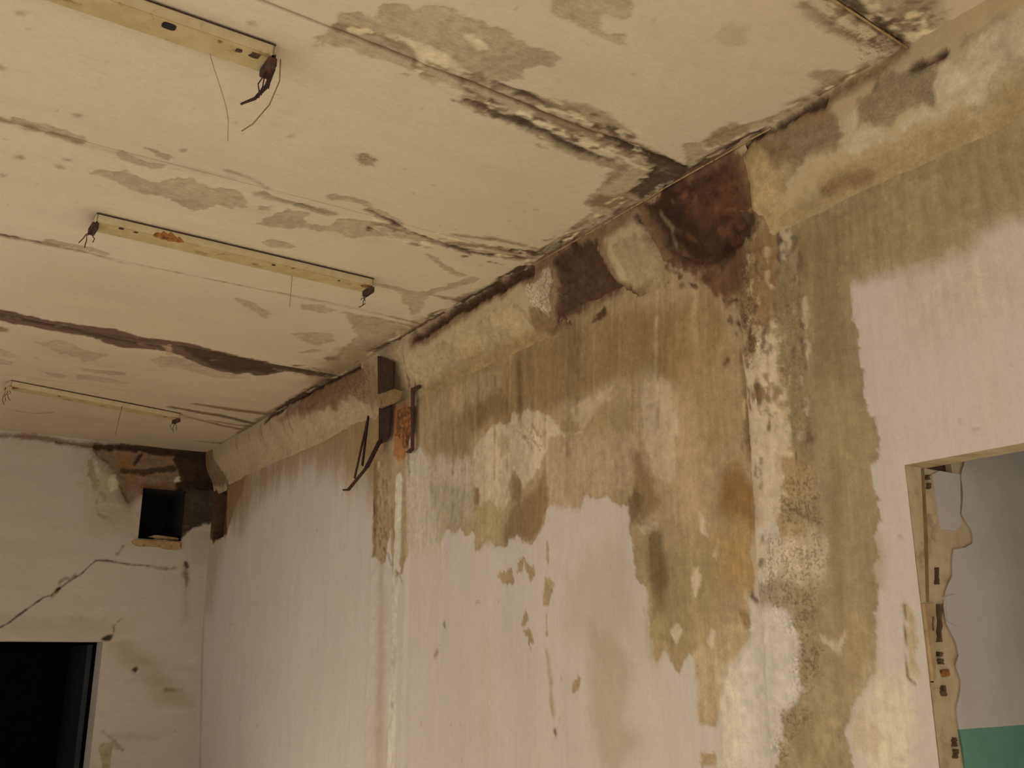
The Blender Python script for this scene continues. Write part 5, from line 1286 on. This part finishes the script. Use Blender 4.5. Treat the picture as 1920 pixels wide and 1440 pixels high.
# ------------------------------------------------------------------ fluorescent battens
FIX = [((283, 0), (516, 82), 'cream lamp batten at the top with a square dark knockout, lamp missing', True),
       ((183, 398), (700, 521), 'middle lamp batten with orange rust patch near its left end, lamp missing', False),
       ((22, 712), (338, 774), 'farthest lamp batten close to the end wall, bare and dirty', False)]
BL, BW, BH = 1.33, .098, .036
for i, (pa, pb, lab, ext) in enumerate(FIX):
    a, b = at(*pa, 2, ZC), at(*pb, 2, ZC)
    d = (b - a) / np.linalg.norm(b - a)
    ln = BL if ext else np.linalg.norm(b - a)
    BW_, BH_ = BW, BH
    root = empty('lamp_batten', (b[0], b[1], ZC - .005))
    root.rotation_euler = (0, 0, math.atan2(d[1], d[0]))
    tag(root, lab, 'light fixture', 'lamp battens on the ceiling')
    # local frame: x along the batten (end at 0), +y away from the viewer, z up
    body = boxes('channel', [(-ln, 0, 0, .006, -BH_, .0), (-ln, 0, .006, BW_, -BH_, -BH_ + .004), (-ln, 0, BW_ - .004, BW_, -BH_, .0),
                             (-ln, -ln + .006, 0, BW_, -BH_, 0), (-.006, 0, 0, BW_, -BH_, 0)], M_TIN, root)
    boxes('cover_plate', [(-ln + .012, -.012, .003, BW_ + .003, -BH_ - .003, -BH_ + .001)], M_TIN_SHADED, root)
    # rusted top edge against the ceiling
    boxes('edge_flange', [(-ln - .003, .003, -.003, .001, -.003, .001)], M_RUSTY, root)
    for s, x0 in ((0, 0), (1, -ln)):
        sg = 1 if s == 0 else -1
        h = boxes('lamp_holder', [(x0 - .014, x0 + .014, .008, BW_ - .006, -BH_ - .030, -BH_)], M_RUSTY if (i, s) != (2, 1) else M_TIN_SHADED, root, .004)
        boxes('contact_slot', [(x0 + sg * .0141 - .001, x0 + sg * .0141 + .001, BW_ * .42, BW_ * .56, -BH_ - .024, -BH_ - .006)], M_BLACK, h)
        rr = random.Random(i * 7 + s)
        for w in range(3):
            pts = [(x0, BW_ * (.25 + .25 * w), -BH_ - .025)]
            for q in range(4):
                p = pts[-1]
                pts.append((p[0] + rr.uniform(-.02, .014), p[1] + rr.uniform(-.006, .012), p[2] - rr.uniform(.008, .026)))
            tube('loose_wire', pts, .0022, M_DARKIRON, root, 5)
    marks = {0: [(-.305, .028, .020, M_BLACK), (-.16, .02, .008, M_RUSTSPOT), (-.10, .03, .011, M_RUSTY), (-.05, .028, .018, M_RUSTY), (-.80, .02, .009, M_RUSTSPOT)],
             1: [(-1.18, .010, .010, M_RUSTY), (-1.12, .012, .010, M_RUSTY), (-.50, .02, .010, M_DARKIRON), (-.17, .026, .007, M_DARKIRON), (-.03, .02, .022, M_RUSTSPOT), (-.41, .008, .008, M_RUSTSPOT)],
             2: [(-.10, .03, .012, M_RUSTY), (-.9, .02, .009, M_RUSTY), (-1.2, .03, .03, M_RUSTSPOT)]}[i]
    for x0, y0, r_, m_ in marks:
        n = 12
        V = [(x0 + r_ * (1 if m_ is M_BLACK else random.uniform(.7, 1.2)) * math.copysign(abs(math.cos(2 * math.pi * k / n)) ** .6, math.cos(2 * math.pi * k / n)),
              y0 + r_ * .8 * math.copysign(abs(math.sin(2 * math.pi * k / n)) ** .6, math.sin(2 * math.pi * k / n)), -BH_ - .0045) for k in range(n)]
        V += [(x, y, -BH_ - .001) for x, y, z in V]
        F = [tuple(range(n))[::-1]] + [(k, (k + 1) % n, (k + 1) % n + n, k + n) for k in range(n)]
        o = obj('knockout' if m_ is M_BLACK else 'rust_blister', V, F, m_, root)  # knockout is a raised black patch standing in for a dark hole
        if m_ is M_BLACK:
            o['label'] = 'square dark knockout hole'
    if i == 1:
        # rust bloom wraps from the side onto the cover plate
        V, F = [], []
        prof = [(-.0012, -.004), (-.0015, -BH_ - .0038), (.03, -BH_ - .0040)]
        xsn = np.linspace(-1.05, -.92, 14)
        for k, x in enumerate(xsn):
            e = max(0.0, math.sin(math.pi * k / 13)) ** .6 * (.45 + .55 * ((k * 37) % 10) / 9)
            V += [(x, prof[0][0], -BH_ + (BH_ - .004) * e), (x, prof[1][0], prof[1][1]), (x, .004 + .026 * e, prof[2][1])]
        for k in range(13):
            for q in range(2):
                F.append((k * 3 + q, k * 3 + q + 1, k * 3 + q + 4, k * 3 + q + 3))
        tag(obj('rust_bloom', V, F, M_RUSTSPOT, root), 'orange rust patch')
    if i == 0:
        # torn flex hanging in an arc from the right end
        tube('hanging_flex', [(.006, .02, -.02), (.016, .05, -.05), (.012, .09, -.09), (-.012, .12, -.125), (-.05, .135, -.15)], [.006, .007, .007, .006, .004], M_DARKIRON, root, 6)
        tube('hanging_flex', [(.03, .03, -.02), (.045, .07, -.07), (.035, .12, -.13), (.0, .16, -.19), (-.03, .17, -.22)], .002, M_WIRE, root, 5)

# ------------------------------------------------------------------ threads that hang from the ceiling
def thread(px, label, ax_y, rad=.0009):
    pts = []
    z_top = None
    for q in px:
        p = at(*q, 1, ax_y)
        pts.append(tuple(p))
    return tag(tube('hanging_thread', pts, rad, M_WIRE), label, 'thread', 'threads hanging from the ceiling')


def thread_y(px, py, dz):
    return at(px, py, 2, ZC - dz)[1]


thread([(392, 96), (402, 130), (412, 160), (424, 200), (428, 225), (427, 265)], 'long thin thread hanging below the batten with the square knockout', thread_y(392, 96, .035))
thread([(548, 514), (546, 540), (543, 576)], 'short thread hanging below the rust patched batten', thread_y(548, 514, .035), .0013)
thread([(229, 762), (222, 790), (216, 815)], 'short thread hanging below the farthest batten', thread_y(229, 762, .05), .0028)

# ------------------------------------------------------------------ cables along the ceiling edge
def ceil_cable(pts, rad, label):
    P = [at(*q, 2, ZC - .012) for q in pts]
    return tag(tube('ceiling_cable', [tuple(p) for p in P], rad, M_CABLE, None, 6), label, 'cable')


ceil_cable([(1000, 497), (1060, 462), (1120, 428), (1180, 392), (1212, 374), (1250, 350), (1300, 322), (1350, 294), (1400, 265), (1445, 241)], .0032,
           'thin pale cable along the cornice top across the broken column head')
ceil_cable([(1500, -44), (1563, 0), (1610, 30), (1660, 63), (1704, 92)], .0034, 'thin pale cable along the ceiling joint at the upper right')

# ------------------------------------------------------------------ iron bracket on the first rib
yb_ = at(720, 760, 0, XR)[1]
root = empty('wall_bracket', (XR, yb_, at(720, 860, 0, XR)[2]))
tag(root, 'rusted iron bracket hanging bent from the rib below the cornice', 'bracket')
o3 = np.array(root.location)


def loc(p):
    return tuple(np.array(p) - o3)


def plate(name, px, xoff, th, mat):
    out = [at(*q, 0, XR - xoff) for q in px]
    n = len(out)
    V = [loc(p) for p in out] + [loc(p + np.array([th, 0, 0])) for p in out]
    F = [tuple(range(n)), tuple(range(2 * n - 1, n - 1, -1))] + [(i, i + n, (i + 1) % n + n, (i + 1) % n) for i in range(n)]
    return obj(name, V, F, mat, root)


plate('back_plate', crop(620, 580, 3.79, [(332,330),(442,372),(440,560),(335,600)]), .112, .012, M_DARKIRON)
plate('back_plate', crop(620, 580, 3.79, [(342,700),(425,668),(412,900),(395,930),(340,960)]), .048, .012, M_DARKIRON)
plate('clamp', crop(620, 580, 3.79, [(325,620),(400,580),(450,562),(490,580),(470,640),(430,665),(345,700)]), .092, .02, simple('grey_mortar', '9c8258', '8c7048', 40, .95, 0, '6c5434', bump=.003))
plate('rust_scale', crop(620, 580, 3.79, [(470,715),(520,700),(575,690),(578,870),(545,900),(520,985),(480,900),(455,900)]), .034, .012, simple('flaking_rust', '86582e', '5e3e22', 45, .95, 0, 'ae7038', (.5, .62), bump=.004))
plate('angle_iron', crop(620, 580, 3.79, [(570,560),(630,535),(632,555),(588,580),(582,1000),(560,1022),(530,1015),(568,985)]), .036, .010, M_RUSTY)
pa_ = at(*crop(620, 580, 3.79, [(352, 930)])[0], 0, XR - .055)
pe_ = at(*crop(620, 580, 3.79, [(255, 1125)])[0], 0, XR - .16)
pt_ = at(*crop(620, 580, 3.79, [(125, 1283)])[0], 0, XR - .26)
pm_ = at(*crop(620, 580, 3.79, [(268, 760)])[0], 0, XR - .10)
ps_ = at(*crop(620, 580, 3.79, [(225, 1110)])[0], 0, XR - .18)
pq_ = at(*crop(620, 580, 3.79, [(170, 1200)])[0], 0, XR - .22)
tube('strut', [loc(pa_), loc(pe_)], .01, M_DARKIRON, root, flat=(.016, .007))
tube('strut', [loc(pe_), loc(pt_)], .01, M_RUSTY, root, flat=(.010, .005))
tube('tie_bar', [loc(pm_), loc(pq_)], .01, M_RUSTY, root, flat=(.008, .004))
tube('tie_bar', [loc(pm_), loc(ps_)], .01, M_DARKIRON, root, flat=(.008, .004))
tube('hook_end', [loc(pt_), loc(pt_ + np.array([-.02, .03, .002]))], .006, M_RUSTY, root, 6)
